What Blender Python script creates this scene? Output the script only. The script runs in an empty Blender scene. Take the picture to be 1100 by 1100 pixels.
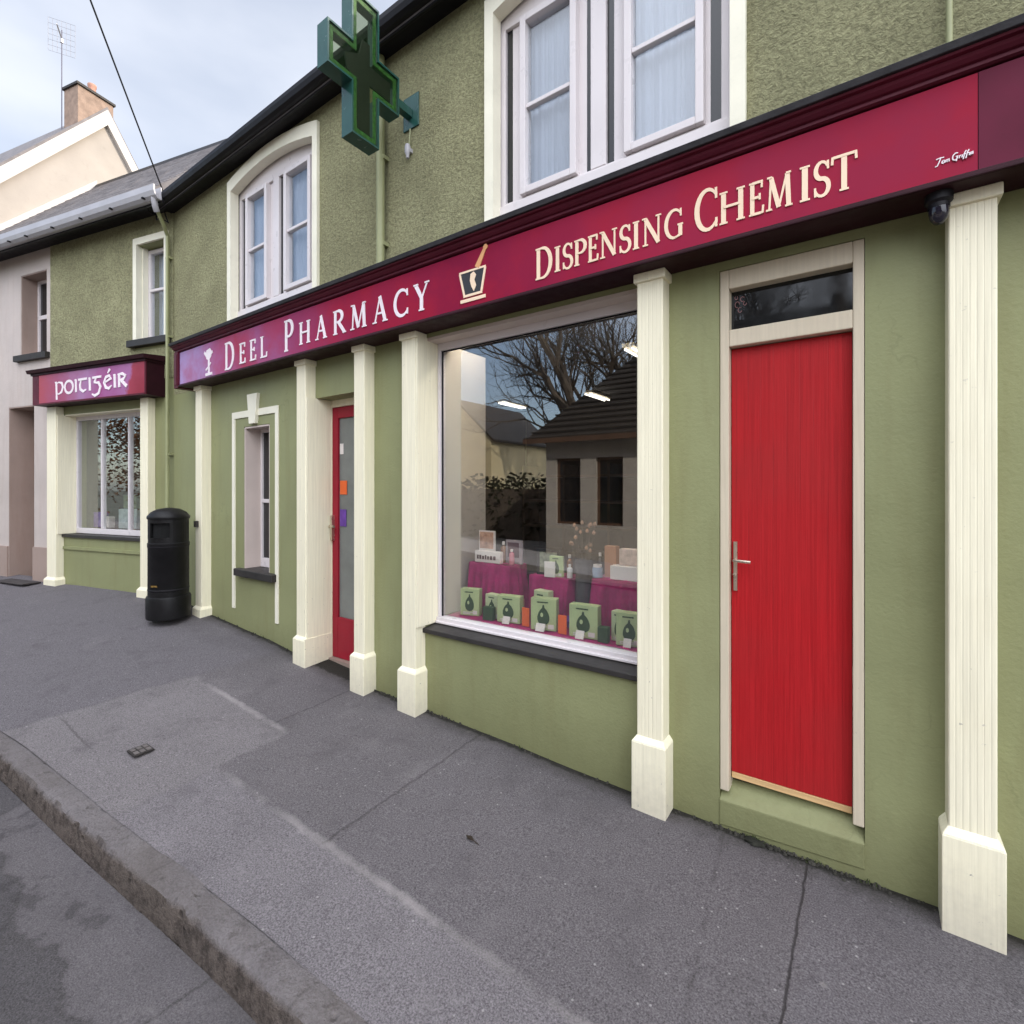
import bpy, bmesh, math, random
from mathutils import Vector, Matrix, noise
random.seed(7)
C = bpy.context.scene.collection
sc = bpy.context.scene
PI = math.pi
R = math.radians

# ------------------------------------------------------------------ materials
class NT:
    """small helper around one material's node tree"""
    def __init__(s, name):
        s.m = bpy.data.materials.new(name); s.m.use_nodes = True
        s.t = s.m.node_tree; s.t.nodes.clear()
        s.out = s.t.nodes.new('ShaderNodeOutputMaterial')
    def n(s, typ, **kw):
        nd = s.t.nodes.new('ShaderNode' + typ)
        for k, v in kw.items(): setattr(nd, k, v)
        return nd
    def link(s, a, b): s.t.links.new(a, b)
    def put(s, sock, v):
        if isinstance(v, bpy.types.NodeSocket): s.link(v, sock)
        elif v is not None: sock.default_value = v
    def math(s, op, a, b=None, c=None, clamp=False):
        nd = s.n('Math', operation=op, use_clamp=clamp)
        s.put(nd.inputs[0], a)
        if b is not None: s.put(nd.inputs[1], b)
        if c is not None: s.put(nd.inputs[2], c)
        return nd.outputs[0]
    def mix(s, f, a, b, blend='MIX'):
        nd = s.n('Mix', data_type='RGBA', blend_type=blend)
        s.put(nd.inputs[0], f)
        s.put(nd.inputs[6], a if isinstance(a, bpy.types.NodeSocket) else (*a[:3], 1))
        s.put(nd.inputs[7], b if isinstance(b, bpy.types.NodeSocket) else (*b[:3], 1))
        return nd.outputs[2]
    def coord(s, scale=(1, 1, 1), world=False):
        src = s.n('NewGeometry').outputs['Position'] if world else s.n('TexCoord').outputs['Object']
        mp = s.n('Mapping'); mp.inputs['Scale'].default_value = scale
        s.link(src, mp.inputs[0]); return mp.outputs[0]
    def noise(s, scale, detail=4, rough=.55, vec=None, dist=0):
        nd = s.n('TexNoise'); nd.inputs['Scale'].default_value = scale
        nd.inputs['Detail'].default_value = detail; nd.inputs['Roughness'].default_value = rough
        nd.inputs['Distortion'].default_value = dist
        if vec is not None: s.link(vec, nd.inputs['Vector'])
        return nd.outputs[0]
    def ramp(s, f, stops, interp='LINEAR'):
        nd = s.n('ValToRGB'); cr = nd.color_ramp; cr.interpolation = interp
        while len(cr.elements) < len(stops): cr.elements.new(.5)
        for e, (p, c) in zip(cr.elements, stops):
            e.position = p; e.color = (*c[:3], 1) if not isinstance(c, (int, float)) else (c, c, c, 1)
        s.put(nd.inputs[0], f); return nd.outputs[0]
    def rng(s, v, a, b, c=0., d=1., smooth=False):
        nd = s.n('MapRange', interpolation_type='SMOOTHSTEP' if smooth else 'LINEAR')
        s.put(nd.inputs[0], v)
        for i, x in enumerate((a, b, c, d)): nd.inputs[i + 1].default_value = x
        return nd.outputs[0]
    def bump(s, h, strength=.3, dist=.01):
        nd = s.n('Bump'); nd.inputs['Strength'].default_value = strength
        nd.inputs['Distance'].default_value = dist; s.link(h, nd.inputs['Height']); return nd.outputs[0]
    def bsdf(s, col, rough=.6, spec=.3, normal=None, metal=0, coat=0):
        b = s.n('BsdfPrincipled')
        s.put(b.inputs['Base Color'], col if isinstance(col, bpy.types.NodeSocket) else (*col[:3], 1))
        s.put(b.inputs['Roughness'], rough); b.inputs['Specular IOR Level'].default_value = spec
        b.inputs['Metallic'].default_value = metal; b.inputs['Coat Weight'].default_value = coat
        if normal is not None: s.link(normal, b.inputs['Normal'])
        s.link(b.outputs[0], s.out.inputs[0]); return b

def M(name, col, rough=.6, var=.12, vs=3., bump=0., bs=60., spec=.3, stretch=(1, 1, 1), metal=0, dirt=0., bd=.006, coat=0):
    t = NT(name); co = t.coord(stretch)
    lo = tuple(c * (1 - var) for c in col); hi = tuple(min(1, c * (1 + var)) for c in col)
    f = t.noise(vs, 6, .6, co)
    c = t.mix(t.rng(f, .3, .7), lo, hi)
    if dirt:
        g = t.noise(vs * 2.7, 8, .7, co)
        c = t.mix(t.math('MULTIPLY', t.rng(g, .56, .75), dirt), c, tuple(x * .45 for x in col))
    nm = t.bump(t.noise(bs, 4, .6, co), bump, bd) if bump else None
    rg = t.rng(t.noise(vs * 4, 3, .5, co), .3, .7, rough - .06, min(1, rough + .06))
    t.bsdf(c, rg, spec, nm, metal, coat)
    return t.m

def glass(name, tint=(1, 1, 1), k=1.0, base=.03):
    t = NT(name)
    lw = t.n('LayerWeight'); lw.inputs['Blend'].default_value = .5
    fr5 = t.math('POWER', lw.outputs['Facing'], 4.)
    tr = t.n('BsdfTransparent'); tr.inputs[0].default_value = (*tint, 1)
    gl = t.n('BsdfGlossy'); gl.inputs['Roughness'].default_value = .0; gl.inputs[0].default_value = (.95, .97, 1, 1)
    mx = t.n('MixShader'); t.link(t.math('MULTIPLY_ADD', fr5, k, base, clamp=True), mx.inputs[0])
    t.link(tr.outputs[0], mx.inputs[1]); t.link(gl.outputs[0], mx.inputs[2]); t.link(mx.outputs[0], t.out.inputs[0])
    return t.m

def emis(name, col, st):
    t = NT(name); e = t.n('Emission'); e.inputs[0].default_value = (*col, 1); e.inputs[1].default_value = st
    t.link(e.outputs[0], t.out.inputs[0]); return t.m

def roughcast(name, col):
    t = NT(name); co = t.coord()
    a = t.noise(38, 6, .72, co, .4); b = t.noise(2.2, 5, .6, co); g = t.noise(95, 3, .6, co)
    lo = tuple(x * .80 for x in col); hi = tuple(x * 1.13 for x in col)
    c = t.mix(t.rng(b, .3, .7), lo, hi)
    c = t.mix(t.rng(a, .57, .40, .0, .52), c, tuple(x * .38 for x in col))
    st = t.noise(3, 5, .65, t.coord((2.4, 2.4, .25)))
    c = t.mix(t.rng(st, .56, .76, 0, .3), c, tuple(x * .6 for x in col))
    h = t.math('MULTIPLY_ADD', g, .35, a)
    t.bsdf(c, .92, .12, t.bump(h, 1., .045)); return t.m

def plaster(name, col, foot=.0):
    t = NT(name); co = t.coord()
    b = t.noise(1.1, 6, .62, co); st = t.noise(2.4, 6, .65, t.coord((3, 3, .4))); d = t.noise(16, 6, .7, co)
    c = t.mix(t.rng(b, .3, .72), tuple(x * .87 for x in col), tuple(x * 1.1 for x in col))
    c = t.mix(t.rng(st, .50, .78, 0, .5), c, (col[0] * .76, col[1] * .67, col[2] * .62))
    c = t.mix(t.rng(d, .66, .78, 0, .35), c, tuple(x * .55 for x in col))
    sp = t.n('SeparateXYZ'); t.link(t.n('NewGeometry').outputs['Position'], sp.inputs[0])
    w = t.math('MULTIPLY_ADD', d, .35, sp.outputs[2])       # splash-back grime near the pavement
    c = t.mix(t.rng(w, .62, .18, 0, .5), c, tuple(x * .5 for x in (col[0], col[1] * .95, col[2] * .9)))
    vo = t.n('TexVoronoi', feature='DISTANCE_TO_EDGE'); vo.inputs['Scale'].default_value = 1.1
    ad = t.n('VectorMath', operation='ADD'); t.link(co, ad.inputs[0]); nz_ = t.n('TexNoise'); nz_.inputs['Scale'].default_value = 3; nz_.inputs['Detail'].default_value = 6; t.link(co, nz_.inputs['Vector'])
    sc_ = t.n('VectorMath', operation='SCALE'); t.link(nz_.outputs['Color'], sc_.inputs[0]); sc_.inputs['Scale'].default_value = .5; t.link(sc_.outputs[0], ad.inputs[1]); t.link(ad.outputs[0], vo.inputs['Vector'])
    ck = t.math('MULTIPLY', t.rng(vo.outputs[0], .0015, .006, 1, 0), t.rng(b, .50, .62))
    c = t.mix(t.math('MULTIPLY', ck, .22), c, tuple(x * .4 for x in col))
    t.bsdf(c, t.rng(b, .3, .7, .45, .65), .3, t.bump(t.math('MULTIPLY_ADD', t.noise(6, 4, .6, co), 1.2, t.noise(55, 5, .6, co)), .22, .012)); return t.m

def painted_wood(name, col, flute=0.):
    t = NT(name); co = t.coord()
    s = t.noise(7, 6, .65, t.coord((9, 9, .35))); b = t.noise(2, 5, .6, co); d = t.noise(26, 6, .7, co)
    c = t.mix(t.rng(s, .3, .72), tuple(x * .9 for x in col), tuple(min(1, x * 1.05) for x in col))
    c = t.mix(t.rng(b, .5, .8, 0, .22), c, (col[0] * .82, col[1] * .78, col[2] * .68))
    c = t.mix(t.rng(d, .7, .8, 0, .5), c, (col[0] * .5, col[1] * .46, col[2] * .4))
    sp = t.n('SeparateXYZ'); t.link(t.n('NewGeometry').outputs['Position'], sp.inputs[0])
    w = t.math('MULTIPLY_ADD', d, .3, sp.outputs[2])
    c = t.mix(t.rng(w, .46, .06, 0, .62), c, (.40, .36, .30))
    chp = t.noise(34, 3, .6, co); c = t.mix(t.math('MULTIPLY', t.rng(chp, .70, .73), t.rng(sp.outputs[2], 1.6, .2, .25, .9)), c, (.33, .31, .27))
    h = t.noise(14, 4, .6, t.coord((6, 6, .12)))
    if flute:
        sx = t.n('SeparateXYZ'); t.link(co, sx.inputs[0])
        fr = t.math('ABSOLUTE', t.math('SUBTRACT', t.math('FRACT', t.math('DIVIDE', sx.outputs[0], flute)), .5))
        gv = t.rng(fr, .0, .17, 1, 0, True); h = t.math('MULTIPLY_ADD', gv, -1.3, h)
        c = t.mix(t.math('MULTIPLY', gv, .13), c, (.50, .44, .32))
    t.bsdf(c, .45, .3, t.bump(h, .25, .008)); return t.m

GREEN = (.252, .262, .128); GREENU = (.43, .415, .24); CREAM = (.86, .80, .60)
m_rough = roughcast('green_roughcast', GREENU)
m_green = plaster('green_plaster', GREEN)
m_cream = painted_wood('cream_paint', CREAM); m_flute = painted_wood('fluted_cream_paint', CREAM, .0212)
m_creamw = M('cream_render', (.80, .765, .62), .5, .06, 3, .1, 60, .3, dirt=.2)
m_pinkw = M('pale_pink_reveal', (.56, .47, .42), .5, .06, 3, .08, 60)
m_white = M('white_upvc', (.66, .61, .61), .32, .04, 3, 0, 60, .4)
m_frame = painted_wood('door_frame_paint', (.60, .52, .39))
m_black = M('black_paint', (.011, .010, .012), .5, .25, 4, .1, 40, .2)
m_sill = M('dark_sill_paint', (.032, .029, .027), .5, .25, 4, .15, 60, .3)
m_gut = M('grey_gutter', (.40, .39, .41), .35, .1, 4, 0, 40, .4)
m_maroon = M('maroon_wood', (.085, .009, .020), .48, .2, 4, .12, 30, .2)
m_maroond = M('dark_maroon_wood', (.026, .006, .010), .5, .25, 4, .12, 30, .15)
m_lead = M('lead_flashing', (.032, .030, .032), .6, .35, 9, .6, 25, .2)
m_slate = M('slate', (.15, .135, .135), .6, .3, 6, .4, 30)
m_pipe = M('green_pipe', (.30, .31, .165), .4, .1, 4)
m_dark = M('interior_dark', (.05, .045, .042), .9, .2)
m_intw = M('interior_wall_beige', (.36, .32, .285), .8, .06, 2)
m_intc = M('interior_ceiling', (.07, .066, .064), .8, .04)
m_shelf = M('shelf_brown', (.075, .045, .03), .7, .3, 5)
m_glass = glass('shop_glass', (.98, .99, .98), .9, .14)
m_glass2 = glass('window_glass', (.96, .98, .99), .9, .075)
m_dglass = M('dark_glass', (.012, .013, .014), .06, .1, 2, 0, 40, .5)
m_brass = M('brushed_handle', (.62, .55, .45), .3, .1, 8, 0, 40, .5, metal=.9)
m_magenta = M('magenta_cloth', (.30, .016, .105), .8, .3, 9, .5, 22, .2, bd=.02)
m_purple = M('purple_tissue', (.13, .05, .28), .7, .35, 12, .6, 30)
m_carton = M('pale_green_carton', (.42, .50, .25), .5, .1, 6)
m_leaf = M('dark_green_print', (.03, .065, .025), .5, .2, 9)
m_orange = M('orange_card', (.75, .13, .03), .5, .1)
m_paper = M('white_card', (.68, .62, .58), .6, .08)
m_skin = M('photo_print', (.48, .28, .2), .5, .4, 22)
m_mark = M('dark_print', (.10, .05, .06), .6, .2)
m_bin = M('black_cast_bin', (.008, .0075, .008), .45, .5, 7, .25, 35, .22, dirt=.6)
m_gold = M('gold_paint', (.45, .28, .08), .45, .2)
m_steel = M('dark_iron', (.03, .026, .024), .6, .3, 20, .2, 60)
m_pinkh = plaster('pinkish_render', (.51, .44, .40))
m_brownp = plaster('brown_pink_plinth', (.34, .255, .215))
m_peach = M('peach_render', (.365, .325, .285), .8, .08, 2, .2, 50, dirt=.2)
m_whiter = M('white_verge', (.50, .47, .44), .7, .05)
m_brick = M('chimney_brick', (.27, .19, .145), .8, .25, 8, .3, 30)
m_pot = M('clay_pot', (.5, .27, .2), .8, .2)
m_wood = M('bare_threshold', (.62, .40, .19), .6, .2, 8, .2, 30, stretch=(.3, 5, 5))
m_ltext = M('cream_lettering', (.86, .66, .47), .5, .06)
m_lwhite = M('white_lettering', (.80, .72, .74), .5, .06)
m_bark = M('bark', (.10, .078, .06), .9, .3, 9, .4, 30)
m_tile = M('dark_roof_tile', (.030, .024, .020), .75, .3, 8, .5, 18)
m_bung = M('bungalow_render', (.40, .36, .32), .8, .1)
m_brownw = M('brown_window_frame', (.10, .055, .035), .6, .2)
m_cable = M('black_cable', (.012, .012, .014), .6, .1)
m_alu = M('aerial_metal', (.12, .11, .14), .4, .1, metal=0)

def door_red():
    t = NT('red_door_paint'); co = t.coord()
    s = t.noise(7, 7, .75, t.coord((16, 16, .25))); b = t.noise(1.4, 5, .6, co); f = t.noise(24, 4, .7, t.coord((7, 7, .06)))
    c = t.mix(t.rng(s, .3, .72), (.31, .010, .013), (.49, .018, .022))
    c = t.mix(t.rng(b, .35, .75, 0, .5), c, (.30, .022, .022))
    c = t.mix(t.rng(f, .58, .75, 0, .3), c, (.17, .008, .010))
    sp = t.n('SeparateXYZ'); t.link(co, sp.inputs[0])
    g = t.math('ABSOLUTE', t.math('SUBTRACT', t.math('FRACT', t.math('MULTIPLY', sp.outputs[0], 17.2)), .5))     # board joints
    gv = t.rng(g, .0, .035, 1, 0)
    gv = t.math('MULTIPLY', gv, t.rng(t.noise(1.6, 4, .6, t.coord((6, 6, .9))), .38, .62))
    c = t.mix(t.math('MULTIPLY', gv, .35), c, (.10, .005, .007))
    sc_ = t.noise(40, 5, .8, t.coord((1, 1, .5)))
    c = t.mix(t.math('MULTIPLY', t.rng(sc_, .66, .74), t.rng(sp.outputs[2], .85, .28)), c, (.16, .04, .035))
    t.bsdf(c, t.rng(b, .3, .7, .38, .55), .16, t.bump(t.math('MULTIPLY_ADD', gv, -1.2, f), .4, .005)); return t.m
m_red = door_red()
m_crim = M('crimson_door_paint', (.27, .012, .026), .42, .12, 4, .1, 30, .2)

def sign_art(name, x0, x1, stops, blot):
    """printed sign panel: colour runs along the board, with soft blotches in the print"""
    t = NT(name); co = t.n('TexCoord').outputs['Object']
    sp = t.n('SeparateXYZ'); t.link(co, sp.inputs[0])
    w = t.noise(1.4, 4, .6, co)
    w2 = t.noise(3.5, 4, .6, co)
    u = t.rng(t.math('MULTIPLY_ADD', w, .7, sp.outputs[0]), x0 + .35, x1 + .35)
    u = t.math('MULTIPLY_ADD', sp.outputs[2], blot, u)
    c = t.ramp(u, stops)
    c = t.mix(t.rng(w2, .42, .66, 0, .7), c, t.mix(.6, c, (.36, .014, .03)))
    c = t.mix(t.rng(t.noise(2.1, 3, .5, co), .52, .75, 0, .45), c, t.mix(.5, c, (.16, .006, .035)))
    t.bsdf(c, .55, .06, t.bump(t.noise(30, 3, .5, co), .02, .004)); return t.m
m_art = sign_art('printed_sign_panel', -3.54, 3.34, [(0, (.40, .29, .52)), (.07, (.36, .24, .44)), (.15, (.34, .12, .26)), (.21, (.33, .05, .10)), (.27, (.31, .10, .22)), (.36, (.28, .045, .12)), (.46, (.25, .016, .05)), (.56, (.26, .014, .045)), (.66, (.20, .010, .04)), (.80, (.29, .018, .05)), (1, (.27, .020, .05))], .10)
m_plum = M('plum_panel', (.125, .022, .042), .55, .15, 3, spec=.06)

def sign_art2():
    t = NT('printed_irish_sign'); co = t.n('TexCoord').outputs['Object']
    sp = t.n('SeparateXYZ'); t.link(co, sp.inputs[0])
    u = t.math('MULTIPLY_ADD', t.noise(3, 4, .6, co), .8, sp.outputs[0])
    c = t.ramp(t.rng(u, -.65, 1.61), [(0, (.36, .03, .05)), (.22, (.30, .05, .12)), (.45, (.33, .15, .30)), (.65, (.30, .06, .20)), (.86, (.33, .12, .28)), (.9, (.30, .025, .05)), (1, (.24, .012, .03))])
    t.bsdf(c, .34, .35); return t.m
m_art2 = sign_art2()

def brushed_concrete():
    t = NT('pavement_concrete')
    P = t.n('NewGeometry').outputs['Position']
    sp = t.n('SeparateXYZ'); t.link(P, sp.inputs[0]); X, Y = sp.outputs[0], sp.outputs[1]
    def nz(s, d=5, r=.6): return t.noise(s, d, r, P)
    wob = t.math('MULTIPLY_ADD', nz(6), .12, -.06); wob2 = t.math('MULTIPLY_ADD', nz(9), .10, -.05)
    x = t.math('ADD', X, wob); y = t.math('ADD', Y, wob2)
    def step(v, e, w=.02): return t.rng(v, e - w, e + w)
    def inv(v): return t.math('SUBTRACT', 1., v)
    def AND(a, b): return t.math('MULTIPLY', a, b)
    strip = AND(inv(step(y, -1.29)), step(x, -3.34, .03))
    xp = t.math('MULTIPLY_ADD', y, -.16, x)          # the old patch's far edge runs slightly askew
    patch = AND(AND(inv(step(y, -.79)), inv(step(x, -3.34, .02))), step(xp, -4.70, .02))
    far = inv(step(xp, -4.70, .05))
    zoneR = AND(step(x, -2.2, .02), step(y, -1.29))
    base = t.mix(t.rng(nz(1.1), .35, .7), (.064, .054, .055), (.098, .084, .085))
    c = t.mix(far, base, (.088, .077, .085))
    c = t.mix(AND(zoneR, .6), c, (.078, .066, .069))
    c = t.mix(AND(inv(step(x, -.20, .02)), 0.), c, c)
    c = t.mix(AND(step(x, -.22, .01), .6), c, (.092, .081, .089))
    c = t.mix(strip, c, t.mix(t.rng(nz(1.8), .3, .7), (.132, .116, .121), (.180, .160, .166)))
    c = t.mix(patch, c, t.mix(t.rng(nz(2.2), .3, .7), (.142, .125, .124), (.182, .162, .161)))
    # grains, stains, brush marks
    g = nz(140, 4, .75); g2 = nz(60, 6, .75)
    c = t.mix(t.rng(g, .30, .70, .0, 1.), t.mix(.74, c, (.018, .016, .017)), t.mix(.26, c, (.60, .56, .58)))
    c = t.mix(t.rng(g2, .52, .72, 0, .45), c, (.05, .045, .045))
    c = t.mix(t.rng(nz(3.3, 7, .7), .54, .72, 0, .5), c, (.068, .061, .064))
    c = t.mix(t.rng(nz(2.1, 6, .7), .58, .75, 0, .4), c, (.21, .19, .192))
    vg = t.n('TexVoronoi'); vg.inputs['Scale'].default_value = 3.1; t.link(P, vg.inputs['Vector'])     # trodden gum and oil spots
    sz = t.n('SeparateColor'); t.link(vg.outputs['Color'], sz.inputs[0])
    gm = AND(t.rng(vg.outputs['Distance'], .055, .035), t.rng(sz.outputs[0], .45, .5))
    c = t.mix(AND(gm, .6), c, t.mix(t.rng(sz.outputs[1], .45, .55), (.035, .031, .031), (.24, .22, .21)))
    vs_ = t.n('TexVoronoi'); vs_.inputs['Scale'].default_value = 26; t.link(P, vs_.inputs['Vector']); s2 = t.n('SeparateColor'); t.link(vs_.outputs['Color'], s2.inputs[0])
    c = t.mix(AND(AND(t.rng(vs_.outputs['Distance'], .16, .08), t.rng(s2.outputs[0], .72, .76)), .7), c, t.mix(t.rng(s2.outputs[2], .45, .55), (.03, .026, .026), (.36, .34, .33)))
    wall_dark = t.rng(t.math('MULTIPLY_ADD', nz(1.9), .9, t.math('MULTIPLY_ADD', Y, .55, .2)), .42, .75)          # darker nearer the wall
    c = t.mix(AND(wall_dark, .30), c, (.050, .045, .046))
    # casting joints
    def joint(v, e, w=.012, s=.75):
        return t.math('MULTIPLY', t.rng(t.math('ABSOLUTE', t.math('SUBTRACT', v, e)), w, w * .3), s)
    w3 = t.math('MULTIPLY_ADD', nz(14), .05, -.025)
    xj = t.math('ADD', X, w3); yj = t.math('ADD', Y, w3)
    js = AND(joint(xj, -2.23, .012, .45), step(y, -1.29))
    js = t.math('MAXIMUM', js, AND(joint(t.math('MULTIPLY_ADD', w3, -.5, xj), -.245, .007, .85), step(y, -1.6)))
    js = t.math('MAXIMUM', js, AND(AND(joint(t.math('MULTIPLY_ADD', Y, .1, xj), -.62, .014, .35), step(y, -1.3)), t.rng(nz(7), .42, .6)))
    js = t.math('MAXIMUM', js, AND(joint(xj, -3.55, .012, .4), step(y, -.8)))
    js = t.math('MAXIMUM', js, AND(AND(joint(yj, -1.66, .01, .4), inv(step(x, -4.3, .2))), step(x, -4.9, .1)))
    c = t.mix(js, c, (.035, .03, .03))
    lj = AND(AND(joint(yj, -1.275, .03, .55), step(x, -3.34)), t.rng(nz(1.7), .40, .62))
    lj = t.math('MAXIMUM', lj, AND(AND(AND(joint(yj, -.79, .03, .5), t.rng(nz(2.3), .38, .6)), inv(step(x, -3.4, .05))), step(x, -4.75, .1)))
    c = t.mix(lj, c, (.36, .33, .32))
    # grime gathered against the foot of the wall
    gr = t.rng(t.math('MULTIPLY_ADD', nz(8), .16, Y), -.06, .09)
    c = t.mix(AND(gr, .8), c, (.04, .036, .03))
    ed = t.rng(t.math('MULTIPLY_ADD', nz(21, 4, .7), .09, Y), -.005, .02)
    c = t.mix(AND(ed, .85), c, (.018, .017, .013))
    h = t.math('MULTIPLY_ADD', g2, .8, g)
    h = t.math('MULTIPLY_ADD', js, -1.6, h)
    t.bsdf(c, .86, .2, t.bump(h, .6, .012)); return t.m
m_pave = brushed_concrete()

def kerb_mat():
    t = NT('kerb_concrete'); P = t.n('NewGeometry').outputs['Position']
    a = t.noise(3.5, 6, .65, P); b = t.noise(16, 6, .75, P); g = t.noise(90, 4, .7, P)
    c = t.mix(t.rng(a, .3, .7), (.168, .150, .150), (.262, .238, .238))
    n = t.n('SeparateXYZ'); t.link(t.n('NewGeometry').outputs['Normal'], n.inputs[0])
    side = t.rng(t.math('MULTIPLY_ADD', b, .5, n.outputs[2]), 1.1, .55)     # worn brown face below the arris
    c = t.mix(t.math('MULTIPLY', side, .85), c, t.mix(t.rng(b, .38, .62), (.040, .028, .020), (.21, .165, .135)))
    c = t.mix(t.rng(b, .54, .68, 0, .5), c, (.075, .062, .056))
    c = t.mix(t.rng(g, .35, .65, .35, 0), c, (.05, .045, .04))
    spx = t.n('SeparateXYZ'); t.link(P, spx.inputs[0])
    jx = t.math('ABSOLUTE', t.math('SUBTRACT', t.math('FRACT', t.math('MULTIPLY', t.math('MULTIPLY_ADD', b, .03, spx.outputs[0]), .92)), .5))
    c = t.mix(t.rng(jx, .008, .003, 0, .22), c, (.035, .03, .026))
    st_ = t.noise(.9, 2, .5, P); c = t.mix(t.rng(st_, .45, .6, 0, .35), c, (.12, .10, .085))
    vo = t.n('TexVoronoi'); vo.inputs['Scale'].default_value = 17; t.link(P, vo.inputs['Vector']); pc = t.n('SeparateColor'); t.link(vo.outputs['Color'], pc.inputs[0])
    pit = t.math('MULTIPLY', t.rng(vo.outputs['Distance'], .32, .15), t.rng(pc.outputs[0], .6, .66))
    c = t.mix(t.math('MULTIPLY', pit, t.math('MULTIPLY', side, .6)), c, (.05, .04, .034))
    t.bsdf(c, .9, .15, t.bump(t.math('MULTIPLY_ADD', pit, -1.0, t.math('MULTIPLY_ADD', b, 2., g)), .8, .022)); return t.m
m_kerb = kerb_mat()

def road_mat():
    t = NT('road_asphalt'); P = t.n('NewGeometry').outputs['Position']
    sp = t.n('SeparateXYZ'); t.link(P, sp.inputs[0])
    a = t.noise(2.5, 6, .65, P); b = t.noise(22, 6, .75, P); g = t.noise(140, 3, .7, P); e = t.noise(2.2, 5, .5, P)
    asph = t.mix(t.rng(a, .3, .7), (.038, .034, .036), (.060, .054, .057))
    chan = t.mix(t.rng(a, .3, .7), (.080, .071, .075), (.112, .100, .104))
    v = t.math('MULTIPLY_ADD', e, .62, t.math('SUBTRACT', sp.outputs[1], .10))
    v = t.math('ADD', v, t.rng(sp.outputs[0], -3.9, -4.5, 0, -.3))
    c = t.mix(t.rng(v, -1.955, -1.94), asph, chan)
    c = t.mix(t.rng(t.math('ABSOLUTE', t.math('SUBTRACT', v, -1.955)), .03, .0, 0, .6), c, (.035, .03, .03))
    jx = t.math('MULTIPLY_ADD', b, .03, sp.outputs[0])
    c = t.mix(t.rng(t.math('ABSOLUTE', t.math('SUBTRACT', jx, -2.10)), .012, .003, 0, .8), c, (.04, .035, .035))
    c = t.mix(t.rng(g, .3, .7, 0, 1), t.mix(.4, c, (.02, .018, .018)), t.mix(.12, c, (.6, .56, .56)))
    c = t.mix(t.rng(b, .55, .7, 0, .5), c, (.05, .045, .046))
    rp = t.noise(4.2, 7, .65, P)
    c = t.mix(t.rng(rp, .60, .66, 0, .45), c, (.026, .023, .024))
    c = t.mix(t.rng(t.noise(7, 6, .7, P), .60, .68, 0, .5), c, (.17, .155, .155))
    gt = t.rng(t.math('MULTIPLY_ADD', b, .06, sp.outputs[1]), -1.90, -1.80)       # grit along the channel
    c = t.mix(t.math('MULTIPLY', gt, .35), c, (.06, .052, .045))
    t.bsdf(c, .85, .25, t.bump(t.math('MULTIPLY_ADD', rp, -.8, t.math('MULTIPLY_ADD', b, 1.2, g)), .6, .014)); return t.m
m_road = road_mat()
m_ground = M('far_ground', (.085, .085, .06), .9, .15, .5, .2, 20)

def curtain_mat():
    t = NT('net_curtain')
    a = t.n('BsdfDiffuse'); a.inputs[0].default_value = (.44, .46, .52, 1)
    b = t.n('BsdfTranslucent'); b.inputs[0].default_value = (.5, .52, .6, 1)
    m = t.n('MixShader'); m.inputs[0].default_value = .3
    t.link(a.outputs[0], m.inputs[1]); t.link(b.outputs[0], m.inputs[2]); t.link(m.outputs[0], t.out.inputs[0]); return t.m
m_curt = curtain_mat()

def cross_panel():
    t = NT('green_tinted_plastic')
    tr = t.n('BsdfTransparent'); tr.inputs[0].default_value = (.90, .92, .84, 1)
    p = t.n('BsdfPrincipled'); p.inputs['Base Color'].default_value = (.02, .045, .02, 1); p.inputs['Roughness'].default_value = .06
    m = t.n('MixShader'); m.inputs[0].default_value = .10
    t.link(tr.outputs[0], m.inputs[1]); t.link(p.outputs[0], m.inputs[2]); t.link(m.outputs[0], t.out.inputs[0]); return t.m
m_cpanel = cross_panel()
m_cteal = M('teal_cross_casing', (.020, .075, .062), .22, .15, 5, 0, 40, .5)
m_cgreen = M('green_tube_strip', (.05, .16, .045), .3, .5, 45)
m_ccore = M('dark_led_board', (.014, .016, .014), .5, .3, 30)

# ------------------------------------------------------------------ geometry
class Frame:
    def __init__(s, loc=(0, 0, 0), rz=0.):
        s.loc = Vector(loc); s.rz = rz; s.m = Matrix.Translation(s.loc) @ Matrix.Rotation(rz, 4, 'Z')
W0 = Frame()
LF = Frame((-7.277, 0, 0), math.atan2(.23396, .97225))    # the neighbouring terrace turns 13.5 degrees

def props(o, label=None, cat=None, group=None, kind=None):
    if label: o['label'] = label
    if cat: o['category'] = cat
    if group: o['group'] = group
    if kind: o['kind'] = kind
    return o

def thing(name, label, cat, base=(0, 0, 0), frame=W0, group=None):
    o = bpy.data.objects.new(name, None); C.objects.link(o)
    o.empty_display_size = .1
    o.location = frame.m @ Vector(base); o.rotation_euler = (0, 0, frame.rz)
    o['_bx'], o['_by'], o['_bz'] = base
    return props(o, label, cat, group)

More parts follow.
